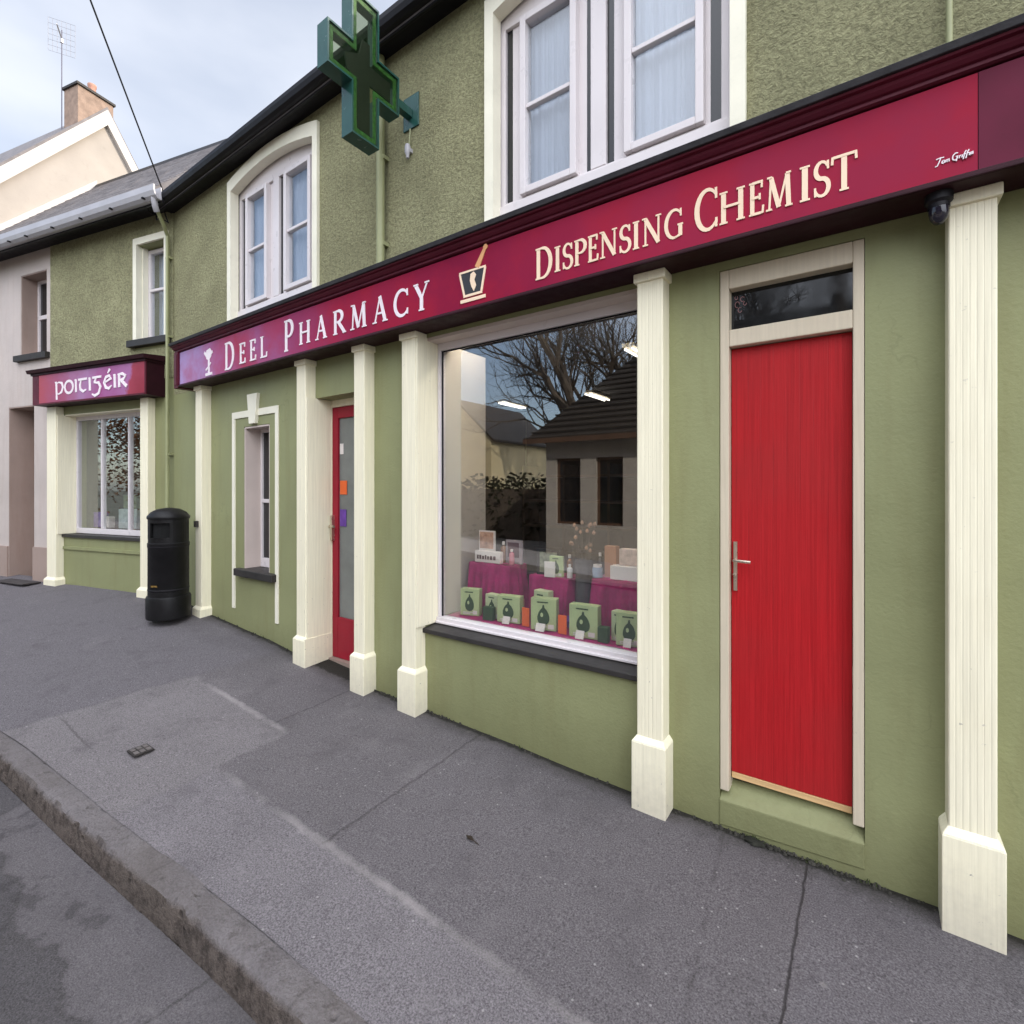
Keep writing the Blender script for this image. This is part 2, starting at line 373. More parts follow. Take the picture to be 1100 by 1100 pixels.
class MB:
    def __init__(s): s.v = []; s.f = []
    def add(s, vs, fs):
        k = len(s.v); s.v += [tuple(v) for v in vs]; s.f += [tuple(i + k for i in f) for f in fs]; return s
    def box(s, x0, x1, y0, y1, z0, z1):
        v = [(x, y, z) for z in (z0, z1) for y in (y0, y1) for x in (x0, x1)]
        return s.add(v, [(0, 2, 3, 1), (4, 5, 7, 6), (0, 1, 5, 4), (2, 6, 7, 3), (0, 4, 6, 2), (1, 3, 7, 5)])
    def hexa(s, v):            # 8 points in box order
        return s.add(v, [(0, 2, 3, 1), (4, 5, 7, 6), (0, 1, 5, 4), (2, 6, 7, 3), (0, 4, 6, 2), (1, 3, 7, 5)])
    def prism(s, poly, a, b, axis='y'):
        n = len(poly)
        def P(u, w, d): return {'y': (u, d, w), 'x': (d, u, w), 'z': (u, w, d)}[axis]
        v = [P(u, w, a) for u, w in poly] + [P(u, w, b) for u, w in poly]
        f = [tuple(range(n)), tuple(range(2 * n - 1, n - 1, -1))] + [(i, i + n, (i + 1) % n + n, (i + 1) % n) for i in range(n)]
        return s.add(v, f)
    def loft(s, rings, close=True, cap=True):
        n = len(rings[0]); v = [p for r in rings for p in r]; f = []
        for k in range(len(rings) - 1):
            for i in range(n if close else n - 1):
                j = (i + 1) % n
                f.append((k * n + i, k * n + j, (k + 1) * n + j, (k + 1) * n + i))
        if cap and close: f += [tuple(range(n - 1, -1, -1)), tuple(range((len(rings) - 1) * n, len(rings) * n))]
        return s.add(v, f)
    def lathe(s, prof, c=(0, 0, 0), n=24):
        return s.loft([[(c[0] + r * math.cos(2 * PI * i / n), c[1] + r * math.sin(2 * PI * i / n), c[2] + z) for i in range(n)] for r, z in prof])
    def tube(s, pts, rad, n=8):
        pts = [Vector(p) for p in pts]; rad = rad if isinstance(rad, (list, tuple)) else [rad] * len(pts)
        rings = []
        for i, p in enumerate(pts):
            d = (pts[min(i + 1, len(pts) - 1)] - pts[max(i - 1, 0)]).normalized()
            a = d.orthogonal().normalized() if i == 0 else (a - d * a.dot(d)).normalized()
            b = d.cross(a)
            rings.append([p + (a * math.cos(2 * PI * k / n) + b * math.sin(2 * PI * k / n)) * rad[i] for k in range(n)])
        return s.loft(rings)
    def build(s, name, mat, parent=None, frame=W0, base=(0, 0, 0), bevel=0, smooth=False, label=None, cat=None, group=None, kind=None):
        if parent is not None:
            r = parent; base = Vector((0, 0, 0))
            while r is not None:
                if '_bx' in r: base = Vector((r['_bx'], r['_by'], r['_bz'])); break
                r = r.parent
        base = Vector(base)
        me = bpy.data.meshes.new(name); me.from_pydata([tuple(Vector(v) - base) for v in s.v], [], s.f); me.update()
        bm = bmesh.new(); bm.from_mesh(me); bmesh.ops.recalc_face_normals(bm, faces=bm.faces[:]); bm.to_mesh(me); bm.free()
        me.materials.append(mat)
        o = bpy.data.objects.new(name, me); C.objects.link(o)
        if parent is not None: o.parent = parent
        else: o.location = frame.m @ base; o.rotation_euler = (0, 0, frame.rz)
        if smooth:
            for p in me.polygons: p.use_smooth = True
            md = o.modifiers.new('edge', 'EDGE_SPLIT'); md.split_angle = R(40)
        if bevel:
            md = o.modifiers.new('bevel', 'BEVEL'); md.width = bevel; md.segments = 2; md.limit_method = 'ANGLE'; md.angle_limit = R(50)
        return props(o, label, cat, group, kind)

def wall(mb, x0, x1, z0, z1, holes, y0=0., y1=.3):
    xs = sorted({x0, x1, *[h[0] for h in holes], *[h[1] for h in holes]}); zs = sorted({z0, z1, *[h[2] for h in holes], *[h[3] for h in holes]})
    xs = [x for x in xs if x0 <= x <= x1]; zs = [z for z in zs if z0 <= z <= z1]
    solid = lambda i, j: 0 <= i < len(xs) - 1 and 0 <= j < len(zs) - 1 and not any(h[0] <= (xs[i] + xs[i + 1]) / 2 <= h[1] and h[2] <= (zs[j] + zs[j + 1]) / 2 <= h[3] for h in holes)
    for i in range(len(xs) - 1):
        for j in range(len(zs) - 1):
            if not solid(i, j): continue
            a, b, c, d = xs[i], xs[i + 1], zs[j], zs[j + 1]
            for y in (y0, y1): mb.add([(a, y, c), (b, y, c), (b, y, d), (a, y, d)], [(0, 1, 2, 3)])
            if not solid(i - 1, j): mb.add([(a, y0, c), (a, y1, c), (a, y1, d), (a, y0, d)], [(0, 1, 2, 3)])
            if not solid(i + 1, j): mb.add([(b, y0, c), (b, y1, c), (b, y1, d), (b, y0, d)], [(0, 1, 2, 3)])
            if not solid(i, j - 1): mb.add([(a, y0, c), (b, y0, c), (b, y1, c), (a, y1, c)], [(0, 1, 2, 3)])
            if not solid(i, j + 1): mb.add([(a, y0, d), (b, y0, d), (b, y1, d), (a, y1, d)], [(0, 1, 2, 3)])
    return mb

def ring(mb, x0, x1, z0, z1, w, y0, y1, wt=None, wb=None):
    wt = w if wt is None else wt; wb = w if wb is None else wb
    mb.box(x0, x0 + w, y0, y1, z0, z1); mb.box(x1 - w, x1, y0, y1, z0, z1)
    if wb: mb.box(x0 + w, x1 - w, y0, y1, z0, z0 + wb)
    if wt: mb.box(x0 + w, x1 - w, y0, y1, z1 - wt, z1)
    return mb

# ---------------------------------------------- serif lettering built from strokes
def arc(cx, cy, rx, ry, a0, a1, n=14):
    return [(cx + rx * math.cos(R(a0 + (a1 - a0) * i / n)), cy + ry * math.sin(R(a0 + (a1 - a0) * i / n))) for i in range(n + 1)]
TK, TN, SF = .17, .078, .055
def stem(x, a=0, b=1, serif=3):
    o = [([(x, a), (x, b)], [TK, TK])]
    if serif & 1: o.append(([(x - .15, a + SF / 2), (x + .15, a + SF / 2)], [SF, SF]))
    if serif & 2: o.append(([(x - .15, b - SF / 2), (x + .15, b - SF / 2)], [SF, SF]))
    return o
def thin(x0, y0, x1, y1, w=TN): return [([(x0, y0), (x1, y1)], [w, w])]
def foot(x, y, w=.13): return [([(x - w, y), (x + w, y)], [SF, SF])]
def bowl(pts):
    n = len(pts) - 1; return [(pts, [TN + (TK - TN) * math.sin(PI * i / n) for i in range(n + 1)])]
def S_path():
    return arc(.34, .74, .24, .235, 20, 270, 14)[:-1] + arc(.34, .26, .27, .245, 90, -165, 14)
GL = {
 'I': (.36, stem(.18)), 'L': (.72, stem(.18) + thin(.18, .03, .62, .03) + thin(.63, .0, .66, .24)),
 'D': (.98, stem(.18) + bowl([(.2, .97), (.4, .97)] + arc(.42, .5, .44, .47, 90, -90) + [(.2, .03)])),
 'E': (.76, stem(.18) + thin(.18, .97, .62, .97) + thin(.18, .52, .52, .52) + thin(.18, .03, .66, .03) + thin(.63, 1, .62, .78) + thin(.53, .43, .53, .62) + thin(.66, 0, .69, .24)),
 'P': (.76, stem(.18) + bowl([(.2, .97), (.38, .97)] + arc(.4, .72, .28, .25, 90, -90) + [(.2, .47)])),
 'R': (.9, stem(.18) + bowl([(.2, .97), (.38, .97)] + arc(.4, .74, .27, .23, 90, -90) + [(.2, .51)]) + [([(.42, .5), (.84, .02)], [TK * .9, TK * .9])] + foot(.83, SF / 2, .11)),
 'H': (1.0, stem(.18) + stem(.82) + thin(.2, .52, .8, .52)),
 'A': (.94, thin(.16, .02, .47, 1.0) + [([(.46, 1.02), (.80, .02)], [TK, TK])] + thin(.27, .36, .66, .36) + foot(.15, SF / 2, .13) + foot(.80, SF / 2, .15)),
 'M': (1.16, thin(.17, .02, .24, .98) + [([(.24, .98), (.57, .05)], [TK, TK])] + thin(.57, .05, .90, .98) + [([(.92, .98), (.98, .02)], [TK, TK])] + foot(.16, SF / 2, .13) + foot(.98, SF / 2, .15) + foot(.18, .98, .1) + foot(.97, .98, .1)),
 'N': (1.02, thin(.2, .02, .2, .98) + [([(.19, .98), (.84, .03)], [TK, TK])] + thin(.84, .03, .84, .98) + foot(.2, SF / 2, .13) + foot(.84, .98, .13) + foot(.14, .98, .1)),
 'C': (.92, bowl(arc(.53, .5, .43, .48, 42, 318, 20)) + thin(.85, .98, .86, .72) + thin(.86, .04, .87, .26)),
 'G': (1.0, bowl(arc(.53, .5, .43, .48, 42, 300, 20)) + [([(.83, .05), (.83, .44)], [TK, TK])] + foot(.83, .44, .14) + thin(.85, .98, .86, .72) + thin(.6, .02, .86, .07)),
 'Y': (.88, [([(.12, .97), (.46, .45)], [TK, TK])] + thin(.46, .45, .76, .97) + stem(.45, 0, .48, 1) + foot(.13, .98, .13) + foot(.76, .98, .12)),
 'S': (.68, bowl(S_path()) + thin(.58, .98, .59, .74) + thin(.08, .02, .07, .28)),
 'T': (.84, stem(.42, 0, 1, 1) + thin(.05, .97, .79, .97) + thin(.05, 1, .03, .78) + thin(.79, 1, .81, .78)),
}
def ribbon(mb, pts, ws, y, t, z=0):
    """flat raised stroke in the xz plane"""
    n = len(pts); L_, R_ = [], []
    for i, p in enumerate(pts):
        a = pts[max(i - 1, 0)]; b = pts[min(i + 1, n - 1)]
        dx, dz = b[0] - a[0], b[1] - a[1]; l = math.hypot(dx, dz) or 1
        nx, nz = -dz / l * ws[i] / 2, dx / l * ws[i] / 2
        L_.append((p[0] + nx, p[1] + nz)); R_.append((p[0] - nx, p[1] - nz))
    for i in range(n - 1):
        mb.prism([L_[i], L_[i + 1], R_[i + 1], R_[i]], y, y - t)
def letter(mb, ch, x0, x1, z0, h, y):
    adv, strokes = GL[ch]
    sx = (x1 - x0) / adv
    for k, (pts, ws) in enumerate(strokes):
        # stroke widths follow the mean of the two scales
        q = [(x0 + px * sx, z0 + pz * h) for px, pz in pts]
        hor = abs(pts[-1][1] - pts[0][1]) < .02 and len(pts) == 2
        sc_ = h if hor else (sx * .75 + h * .25)
        ribbon(mb, q, [w * sc_ for w in ws], y, .003 + .0006 * k)
def word(name, mat, parent, letters, y):
    mb = MB()
    for ch, x0, x1, z0, h in letters: letter(mb, ch, x0, x1, z0, h, y)
    return mb.build(name, mat, parent)
def spread(s, starts, end, z0, h):
    e = starts[1:] + [end]; return [(c, a, b, z0, h) for c, a, b in zip(s, starts, e)]

# ------------------------------------------------------------------ the ground
def lerp(x, pts):
    if x <= pts[0][0]: return pts[0][1]
    for (a, va), (b, vb) in zip(pts, pts[1:]):
        if x <= b: return va + (vb - va) * (x - a) / (b - a)
    return pts[-1][1]
ZW = [(-30, .75), (-13, .45), (-9.7, .40), (-7.3, .39), (-6.4, .33), (-5, .235), (-4.4, .175), (-3.5, .105), (-2.5, .07), (-.9, .012), (.3, 0), (12, -.12)]
ZK = [(-30, .66), (-13, .30), (-9.7, .20), (-7.3, .12), (-4.65, .03), (-3.5, .0), (-2.7, -.012), (-1.5, -.018), (0, -.04), (12, -.16)]
YK = [(-30, -7.9), (-13, -3.9), (-9, -2.85), (-7, -2.33), (-4.65, -2.026), (-3.3, -1.925), (-2.57, -1.865), (-2.0, -1.832), (-1.57, -1.812), (0, -1.80), (12, -1.79)]
def yw(x): return .12 if x > -7.25 else .12 + (x + 7.25) * .2406
def gz(x, v): return lerp(x, ZW) * (1 - v) + lerp(x, ZK) * v
XS = [-30, -24, -19, -16, -14] + [-13 + i * .125 for i in range(136)] + [4.5, 6, 8, 12]
def sheet(name, y_a, y_b, zf, nv, mat, kind='structure'):
    mb = MB(); n = len(XS); v = []
    for j in range(nv + 1):
        for x in XS:
            k = j / nv; y = y_a(x) * (1 - k) + y_b(x) * k
            v.append((x, y, zf(x, k) + (noise.noise((x * 1.7, y * 1.7, 0)) * .009)))
    f = [(j * n + i, j * n + i + 1, (j + 1) * n + i + 1, (j + 1) * n + i) for j in range(nv) for i in range(n - 1)]
    return mb.add(v, f).build(name, mat, smooth=True, kind=kind)
yk = lambda x: lerp(x, YK)
sheet('pavement', yw, lambda x: yk(x) + .12, lambda x, k: gz(x, k * .94), 14, m_pave)
# kerb stones: rounded worn arris, slightly uneven, with joints between the stones
mb = MB(); x = -30.; prof = [(.16, -.003), (.125, .003), (.04, .003), (.016, -.001), (.003, -.013), (-.003, -.03), (-.008, -.07), (-.012, -.10), (-.02, -.22)]
xs = [-30, -26, -22, -19, -16, -14]
while xs[-1] < -11: xs.append(xs[-1] + .5)
while xs[-1] < 3: xs.append(xs[-1] + .03)
xs += [4, 6, 9, 12]
rings = []
for i, x in enumerate(xs):
    o = noise.noise((x * 1.3, 0, 3)) * .004 + noise.noise((x * 6, 0, 9)) * .006
    jt = .012 if abs((x + .31) / 1.05 - round((x + .31) / 1.05)) < .035 else 0
    rings.append([(x, yk(x) + a + o * (1.2 if k > 1 else .2) + (jt if k > 1 else 0), lerp(x, ZK) + b + noise.noise((x * 2, 0, 5)) * .003 - jt * (k < 3) * .6 + (noise.noise((x * 11, k * .9, 1)) * .009 if k in (3, 4, 5, 6) else 0)) for k, (a, b) in enumerate(prof)])
mb.loft(rings, close=False, cap=False).build('kerb', m_kerb, smooth=True, kind='structure')
sheet('road', lambda x: yk(x) - .016, lambda x: yk(x) - 4.2, lambda x, k: lerp(x, ZK) - .135 + .09 * math.sin(PI * k), 18, m_road)
mb = MB(); n = len(XS); v = []
for x in XS: v += [(x, yk(x) - 4.1, lerp(x, ZK) + .0), (x, yk(x) - 5.7, lerp(x, ZK) + .02)]
f = [(2 * i, 2 * i + 1, 2 * i + 3, 2 * i + 2) for i in range(n - 1)]
v2 = [(p[0], p[1], p[2] - .25) for p in v[::2]]; k = len(v)
mb.add(v + v2, f + [(2 * i, 2 * i + 2, k + i + 1, k + i) for i in range(n - 1)]).build('far_pavement', M('far_footpath', (.26, .24, .23), .9, .15, 2, .2, 40), kind='structure')
MB().box(-400, 400, -400, 400, -1.2, -.62).build('ground', m_ground, kind='structure')
MB().box(-30, 14, -30, -5.8, -.5, -.06).build('far_yard', M('sunlit_yard', (.10, .092, .085), .9, .15, 1), kind='structure')

# ------------------------------------------------------------------ the green pharmacy building
XL, XR, DEP = -7.277, 4.6, 4.9
B = thing('shop_building', 'long two-storey green pharmacy building with cream pilasters and a red door', 'building', (-1.3, 0, 0))
W1X, W2X = -5.0, -1.355
def arch(u): return 5.045 + .115 * (1 - (u / .79) ** 2)       # inner arch line, u from window centre
holes = []
for cx in (W1X, W2X):
    e = [-.79 + 1.58 * i / 10 for i in range(11)]
    for a, b in zip(e, e[1:]): holes.append((cx + a, cx + b, 3.50, arch((a + b) / 2) + .05))
wall(MB(), XL, XR, 2.97, 5.31, holes).build('upper_wall', m_rough, B)
ENT = (-4.219, -3.525, -.4, 2.615); SWN = (-5.526, -5.014, .9, 2.44); SHW = (-2.795, -1.03, .69, 2.935); RDR = (-.647, -.02, .15, 2.917)
wall(MB(), XL, XR, -.4, 2.968, [ENT, SWN, SHW, RDR]).build('lower_wall', m_green, B)
mb = MB()
mb.prism([(0.3, -.4), (0.3, 5.3), (2.35, 7.55), (DEP, 5.3), (DEP, -.4)], XL, XL + .25, 'x')
mb.prism([(0.3, -.4), (0.3, 5.3), (2.35, 7.55), (DEP, 5.3), (DEP, -.4)], XR - .25, XR, 'x')
mb.box(XL + .25, XR - .25, DEP - .25, DEP, -.4, 5.3)
mb.build('end_wall', m_rough, B)
mb = MB()
mb.prism([(-.16, 5.36), (2.35, 7.86), (5.05, 5.2), (5.05, 5.12), (2.35, 7.70), (-.16, 5.27)], XL - .04, XR + .1, 'x')
mb.build('roof', m_slate, B)
mb = MB()      # black boxed soffit, board and gutter
mb.box(XL - .03, XR + .1, -.15, .02, 5.295, 5.335)
mb.box(XL - .03, XR + .1, -.155, -.13, 5.262, 5.34)
ev = mb.build('eaves_soffit', m_black, B, bevel=.004)
mb = MB(); g = [( -.225, 5.372), (-.238, 5.372), (-.238, 5.335), (-.225, 5.298), (-.195, 5.285), (-.16, 5.285), (-.16, 5.372), (-.172, 5.372), (-.172, 5.30), (-.2, 5.297), (-.218, 5.315), (-.225, 5.34)]
mb.prism(g, XL - .06, XR + .12, 'x').build('gutter', m_black, B)
mb = MB(); mb.box(-7.2, -.75, .32, DEP - .3, -.05, .0); mb.build('shop_floor', M('shop_floor_lino', (.06, .052, .048), .5, .1), B)
mb = MB(); mb.box(XL + .26, XR - .26, .31, DEP - .26, 3.12, 3.24); mb.build('ceiling', m_intc, B)
m_part = M('shop_side_wall', (.08, .06, .05), .8, .1)
MB().box(-.76, -.70, .31, DEP - .30, -.2, 3.11).build('partition', m_part, B); MB().box(-5.0, -4.94, .31, DEP - .30, -.2, 3.11).build('partition', m_part, B)
mb = MB()      # shelving along the shop's back wall
for zz in (.35, .75, 1.15, 1.55, 1.95): mb.box(-4.7, -.9, DEP - .75, DEP - .3, zz, zz + .04)
for xx in [-4.7 + i * .76 for i in range(6)]: mb.box(xx, xx + .04, DEP - .76, DEP - .3, .0, 2.15)
mb.build('shelving', m_shelf, B)
MB().box(-2.7945, -2.7755, .183, .72, .77, 2.93).build('display_cheek', m_intw, B); MB().box(-1.052, -1.033, .183, .72, .77, 2.93).build('display_cheek', m_intw, B)
MB().box(-4.93, -.77, DEP - .29, DEP - .255, .0, 3.11).build('back_wall', M('shop_back_wall', (.055, .042, .036), .8, .2), B)

# upper casement windows in arched cream surrounds
def upper_window(cx, near):
    f = MB()
    x0, x1, zb = cx - .785, cx + .785, 3.52
    f.box(x0, x0 + .05, .075, .14, zb, 5.0); f.box(x1 - .05, x1, .075, .14, zb, 5.0)
    f.box(x0 + .05, x1 - .05, .075, .14, zb, 3.77)
    f.box(cx - .075, cx + .028, .072, .14, 3.77, 4.99)
    n = 12
    top = [(cx - .785 + 1.57 * i / n, arch(-.785 + 1.57 * i / n) + .04) for i in range(n + 1)]
    f.prism([(x0, 4.99)] + top + [(x1, 4.99)], .075, .14)
    f.box(x0, x1, .05, .074, 3.62, 3.745)
    for a, b in ((-.688, -.575), (-.185, -.112), (.071, .175), (.595, .64), (.694, .737)): f.box(cx + a, cx + b, .098, .132, 3.77, 4.99)
    w = f.build('window', m_white, B, bevel=.004)
    s = MB()     # surround: flat cream band with an arched head
    ox, ix = .84, .765
    zi, zo = arch(ix), arch(ox * .93) + .122
    for g_ in (-1, 1): s.prism([(cx + g_ * ox, 3.3), (cx + g_ * ix, 3.3), (cx + g_ * ix, zi), (cx + g_ * ox, zo)], -.03, .06)
    inn = [(cx + u, arch(u)) for u in [-ix + 2 * ix * i / n for i in range(n + 1)]]
    out = [(cx + u, arch(u * .93) + .122) for u in [-ox + 2 * ox * i / n for i in range(n + 1)]]
    for i in range(n):
        s.prism([inn[i], inn[i + 1], out[i + 1], out[i]], -.03, .06)
    s.build('surround', m_creamw, w)
    for a, b in ((-.595, -.165), (.155, .615)):
        q = MB(); ring(q, cx + a, cx + b, 3.775, 4.985, .045, .045, .12)
        q.box(cx + a + .045, cx + b - .045, .06, .10, 4.357, 4.385)
        q.build('sash', m_white, w, bevel=.004)
        p = MB(); p.box(cx + a + .03, cx + b - .03, .085, .089, 3.80, 4.96); p.build('pane', m_glass2, w)
    d = MB()     # narrow dark side lights between sash and frame
    for a, b in ((-.732, -.688), (-.112, -.076), (.028, .071), (.64, .694)): d.box(cx + a, cx + b, .10, .13, 3.775, 4.99)
    d.build('side_light', m_dglass, w)
    if True:     # gathered net curtains
        for a, b in ((-.62, -.10), (.10, .66)):
            c = MB(); nx = 110; v = []
            for i in range(nx + 1):
                k = i / nx; xx = cx + a + (b - a) * k
                yy = .150 + .016 * noise.noise((k * 7, cx * 3, a)) + .014 * noise.noise((k * 17, cx, 2)) + .007 * noise.noise((k * 41, cx, 5))
                v += [(xx + .03 * (k - .5) * (1 if a < 0 else -1), yy * 1.1 - .012, 3.6 + .012 * noise.noise((k * 12, cx, 7))), (xx, .15 + (yy - .15) * .6, 5.05)]
            c.add(v, [(2 * i, 2 * i + 2, 2 * i + 3, 2 * i + 1) for i in range(nx)])
            c.build('curtain', m_curt, w, smooth=True)
upper_window(W1X, False); upper_window(W2X, True)
MB().box(XL + .3, XR - .3, .9, .95, 3.3, 5.2).build('upstairs_partition', M('upstairs_wall', (.30, .31, .34), .9, .1), B)

# small recessed window with keystone
f = MB(); ring(f, -5.524, -5.016, .915, 2.438, .05, .17, .23, .05, .10); f.box(-5.474, -5.066, .165, .215, 1.62, 1.66)
w = f.build('window', m_white, B, bevel=.004)
MB().box(-5.475, -5.065, .19, .194, 1.0, 2.39).build('pane', m_dglass, w)
s = MB(); s.box(-5.765, -5.707, -.012, .02, .46, 2.61); s.box(-4.895, -4.840, -.012, .02, .42, 2.61); s.box(-5.707, -4.895, -.012, .02, 2.54, 2.61)
s.prism([(-5.36, 2.46), (-5.24, 2.46), (-5.20, 2.77), (-5.40, 2.77)], -.035, .02)
s.build('surround', m_creamw, w)
s = MB(); s.box(-5.522, -5.505, .003, .17, .915, 2.43); s.box(-5.03, -5.018, .003, .17, .915, 2.43); s.box(-5.505, -5.03, .003, .17, 2.42, 2.436)
s.build('reveal_lining', m_pinkw, w)
MB().box(-5.63, -4.87, -.065, .17, .835, .913).build('sill', m_sill, w, bevel=.008)

# pilasters
def pilaster(x0, x1, zg, top=2.962, cap=True, deep=None):
    p = MB(); yf = -.105
    p.box(x0, x1, yf, .01, zg - .05, top)
    o = p.build('pilaster', m_flute, B, bevel=.006)
    q = MB(); e = .022
    q.box(x0 - e, x1 + e, yf - .025, .012, zg - .12, .385)
    a, b = x0 - e, x1 + e
    q.hexa([(a, yf - .025, .385), (b, yf - .025, .385), (a, .012, .385), (b, .012, .385), (x0, yf, .415), (x1, yf, .415), (x0, .012, .415), (x1, .012, .415)])
    q.build('plinth', m_cream, o, bevel=.004)
    if cap:
        c = MB(); c.box(x0 - .015, x1 + .015, yf - .016, .012, top - .05, top); c.build('capital', m_cream, o, bevel=.006)
    return o
pilaster(-6.43, -6.275, .33)
P2 = pilaster(-4.365, -4.221, .17)
pilaster(-3.525, -3.392, .11)
pilaster(-2.947, -2.797, .085)
pilaster(-1.058, -.912, .015)
P6 = pilaster(.257, .404, 0)
pilaster(2.6, 2.75, -.02)
# cream linings of the entrance recess and of the shop window
MB().box(-4.219, -4.202, -.10, .165, .0, 2.612).build('reveal_lining', m_cream, P2)
q = MB(); q.box(-4.221, -4.196, -.125, .165, .0, .40); q.build('plinth_return', m_cream, P2)

# entrance: red glazed door set back under a green lintel
d = MB()
d.box(-4.20, -4.115, .165, .21, .175, 2.545); d.box(-3.62, -3.53, .165, .21, .175, 2.545); d.box(-4.115, -3.62, .165, .21, 2.44, 2.545); d.box(-4.115, -3.62, .165, .21, .175, .56)
dr = d.build('door', m_crim, B, bevel=.005, label='red framed glazed entrance door')
MB().box(-4.12, -3.615, .185, .192, .55, 2.45).build('pane', M('door_glass', (.16, .17, .16), .08, .2, 3, 0, 40, .5), dr)
q = MB(); q.box(-4.20, -3.53, .155, .22, 2.548, 2.613); q.box(-4.202, -4.198, .155, .165, .1, 2.55); q.build('frame', m_cream, dr)
q = MB(); q.box(-4.19, -4.165, .135, .165, 1.28, 1.52); q.tube([(-4.178, .14, 1.42), (-4.178, .115, 1.42), (-4.10, .112, 1.42)], .011, 8); q.build('handle', m_brass, dr)
for zz, hh, ww, mm in ((2.10, .10, .05, m_paper), (1.72, .13, .10, m_orange), (1.42, .16, .09, m_purple)): MB().box(-4.10, -4.10 + ww, .178, .183, zz, zz + hh).build('sticker', mm, dr)
MB().box(-4.2, -3.53, .12, .32, .05, .172).build('threshold', m_brownp, dr)

# big shop window
f = MB()
f.box(-2.778, -2.752, .115, .18, .775, 2.93); f.box(-1.075, -1.032, .115, .18, .775, 2.93); f.box(-2.752, -1.075, .115, .18, 2.856, 2.93); f.box(-2.778, -1.032, .10, .18, .728, .774); f.box(-2.775, -1.035, .085, .12, .7285, .745)
sw = f.build('window', m_white, B, bevel=.004, label='big shop display window in a pale frame')
MB().box(-2.755, -1.07, .145, .151, .77, 2.862).build('pane', m_glass, sw)
q = MB(); q.box(-2.7515, -2.741, .135, .144, .776, 2.855); q.box(-2.74, -1.076, .135, .144, 2.846, 2.855); q.build('gasket', m_black, sw)
q = MB(); q.box(-2.795, -2.779, -.10, .18, .73, 2.93); q.build('reveal_lining', m_cream, sw)
q = MB(); q.box(-2.778, -1.032, .005, .114, 2.91, 2.933); q.build('head_lining', m_pinkw, sw)
q = MB(); q.hexa([(-2.80, -.03, .675), (-1.04, -.03, .675), (-2.80, .13, .675), (-1.04, .13, .675), (-2.80, -.03, .708), (-1.04, -.03, .708), (-2.80, .13, .727), (-1.04, .13, .727)])
q.build('sill', m_sill, sw, bevel=.004)
MB().box(-2.77, -1.035, .182, .79, .70, .765).build('display_shelf', m_intw, sw)

# red plank door with top light
x0, x1 = RDR[0], RDR[1]
f = MB(); f.box(x0 + .002, x0 + .046, .002, .11, .20, 2.915); f.box(x1 - .046, x1 - .002, .002, .11, .235, 2.915)
f.box(x0 + .046, x1 - .046, .002, .11, 2.815, 2.915)
f.box(x0 + .046, x1 - .046, .004, .11, 2.515, 2.602)
leaf = MB(); leaf.box(x0 + .049, x1 - .049, .050, .08, .29, 2.51)
rd = leaf.build('door', m_red, B, bevel=.0015, label='red plank door with a lever handle and bare timber foot')
f.build('frame', m_frame, rd, bevel=.005)
MB().box(x0 + .05, x1 - .05, .046, .09, .258, .288).build('weather_board', m_wood, rd, bevel=.003)
tp = MB().box(x0 + .046, x1 - .046, .065, .071, 2.60, 2.817).build('transom_pane', m_dglass, rd)
q = MB()
for k, (cx_, cz_, r__) in enumerate(((.075, 2.745, .016), (.10, 2.77, .013), (.088, 2.715, .013), (.112, 2.745, .010), (.07, 2.782, .010))): ribbon(q, [(x0 + a, b) for a, b in arc(cx_, cz_, r__ * .7, r__, 30 * k, 30 * k + 280, 10)], [.0028] * 11, .0648, .0012 + .0003 * k)
q.build('decal', M('faded_pink_decal', (.30, .15, .15), .6), tp)
q = MB(); q.box(x0 + .062, x0 + .079, .036, .049, 1.245, 1.50)
q.tube([(x0 + .0705, .04, 1.405), (x0 + .0705, .005, 1.405), (x0 + .085, .0, 1.405), (x0 + .15, .0, 1.402)], .0075, 8)
q.lathe([(.012, -.004), (.012, .004)], (x0 + .0705, .03, 1.33), 10)
q.build('handle', m_brass, rd, smooth=True)
q = MB(); q.hexa([(x0, -.006, .02), (x1, -.006, .05), (x0, .10, .02), (x1, .10, .05), (x0, -.006, .152), (x1, -.006, .165), (x0, .10, .225), (x1, .10, .25)])
q.build('door_step', m_green, B, bevel=.006)
MB().box(x0 + .03, x1 - .03, .10, .3, .22, .262).build('threshold', m_steel, rd)

# rainwater pipes
q = MB(); q.tube([(-3.255, -.05, 5.285), (-3.255, -.05, 3.40)], .034, 12)
for zz in (3.75, 4.45, 5.15): q.box(-3.30, -3.21, -.055, .0, zz, zz + .03)
q.build('downpipe', m_pipe, B, smooth=True)
q = MB(); q.tube([(.268, -.03, 5.285), (.268, -.03, 3.40)], .012, 10); q.build('service_pipe', m_pipe, B, smooth=True)
q = MB(); q.box(-6.39, -6.345, -.14, -.104, 1.33, 1.40); q.build('wall_hook', m_steel, B)

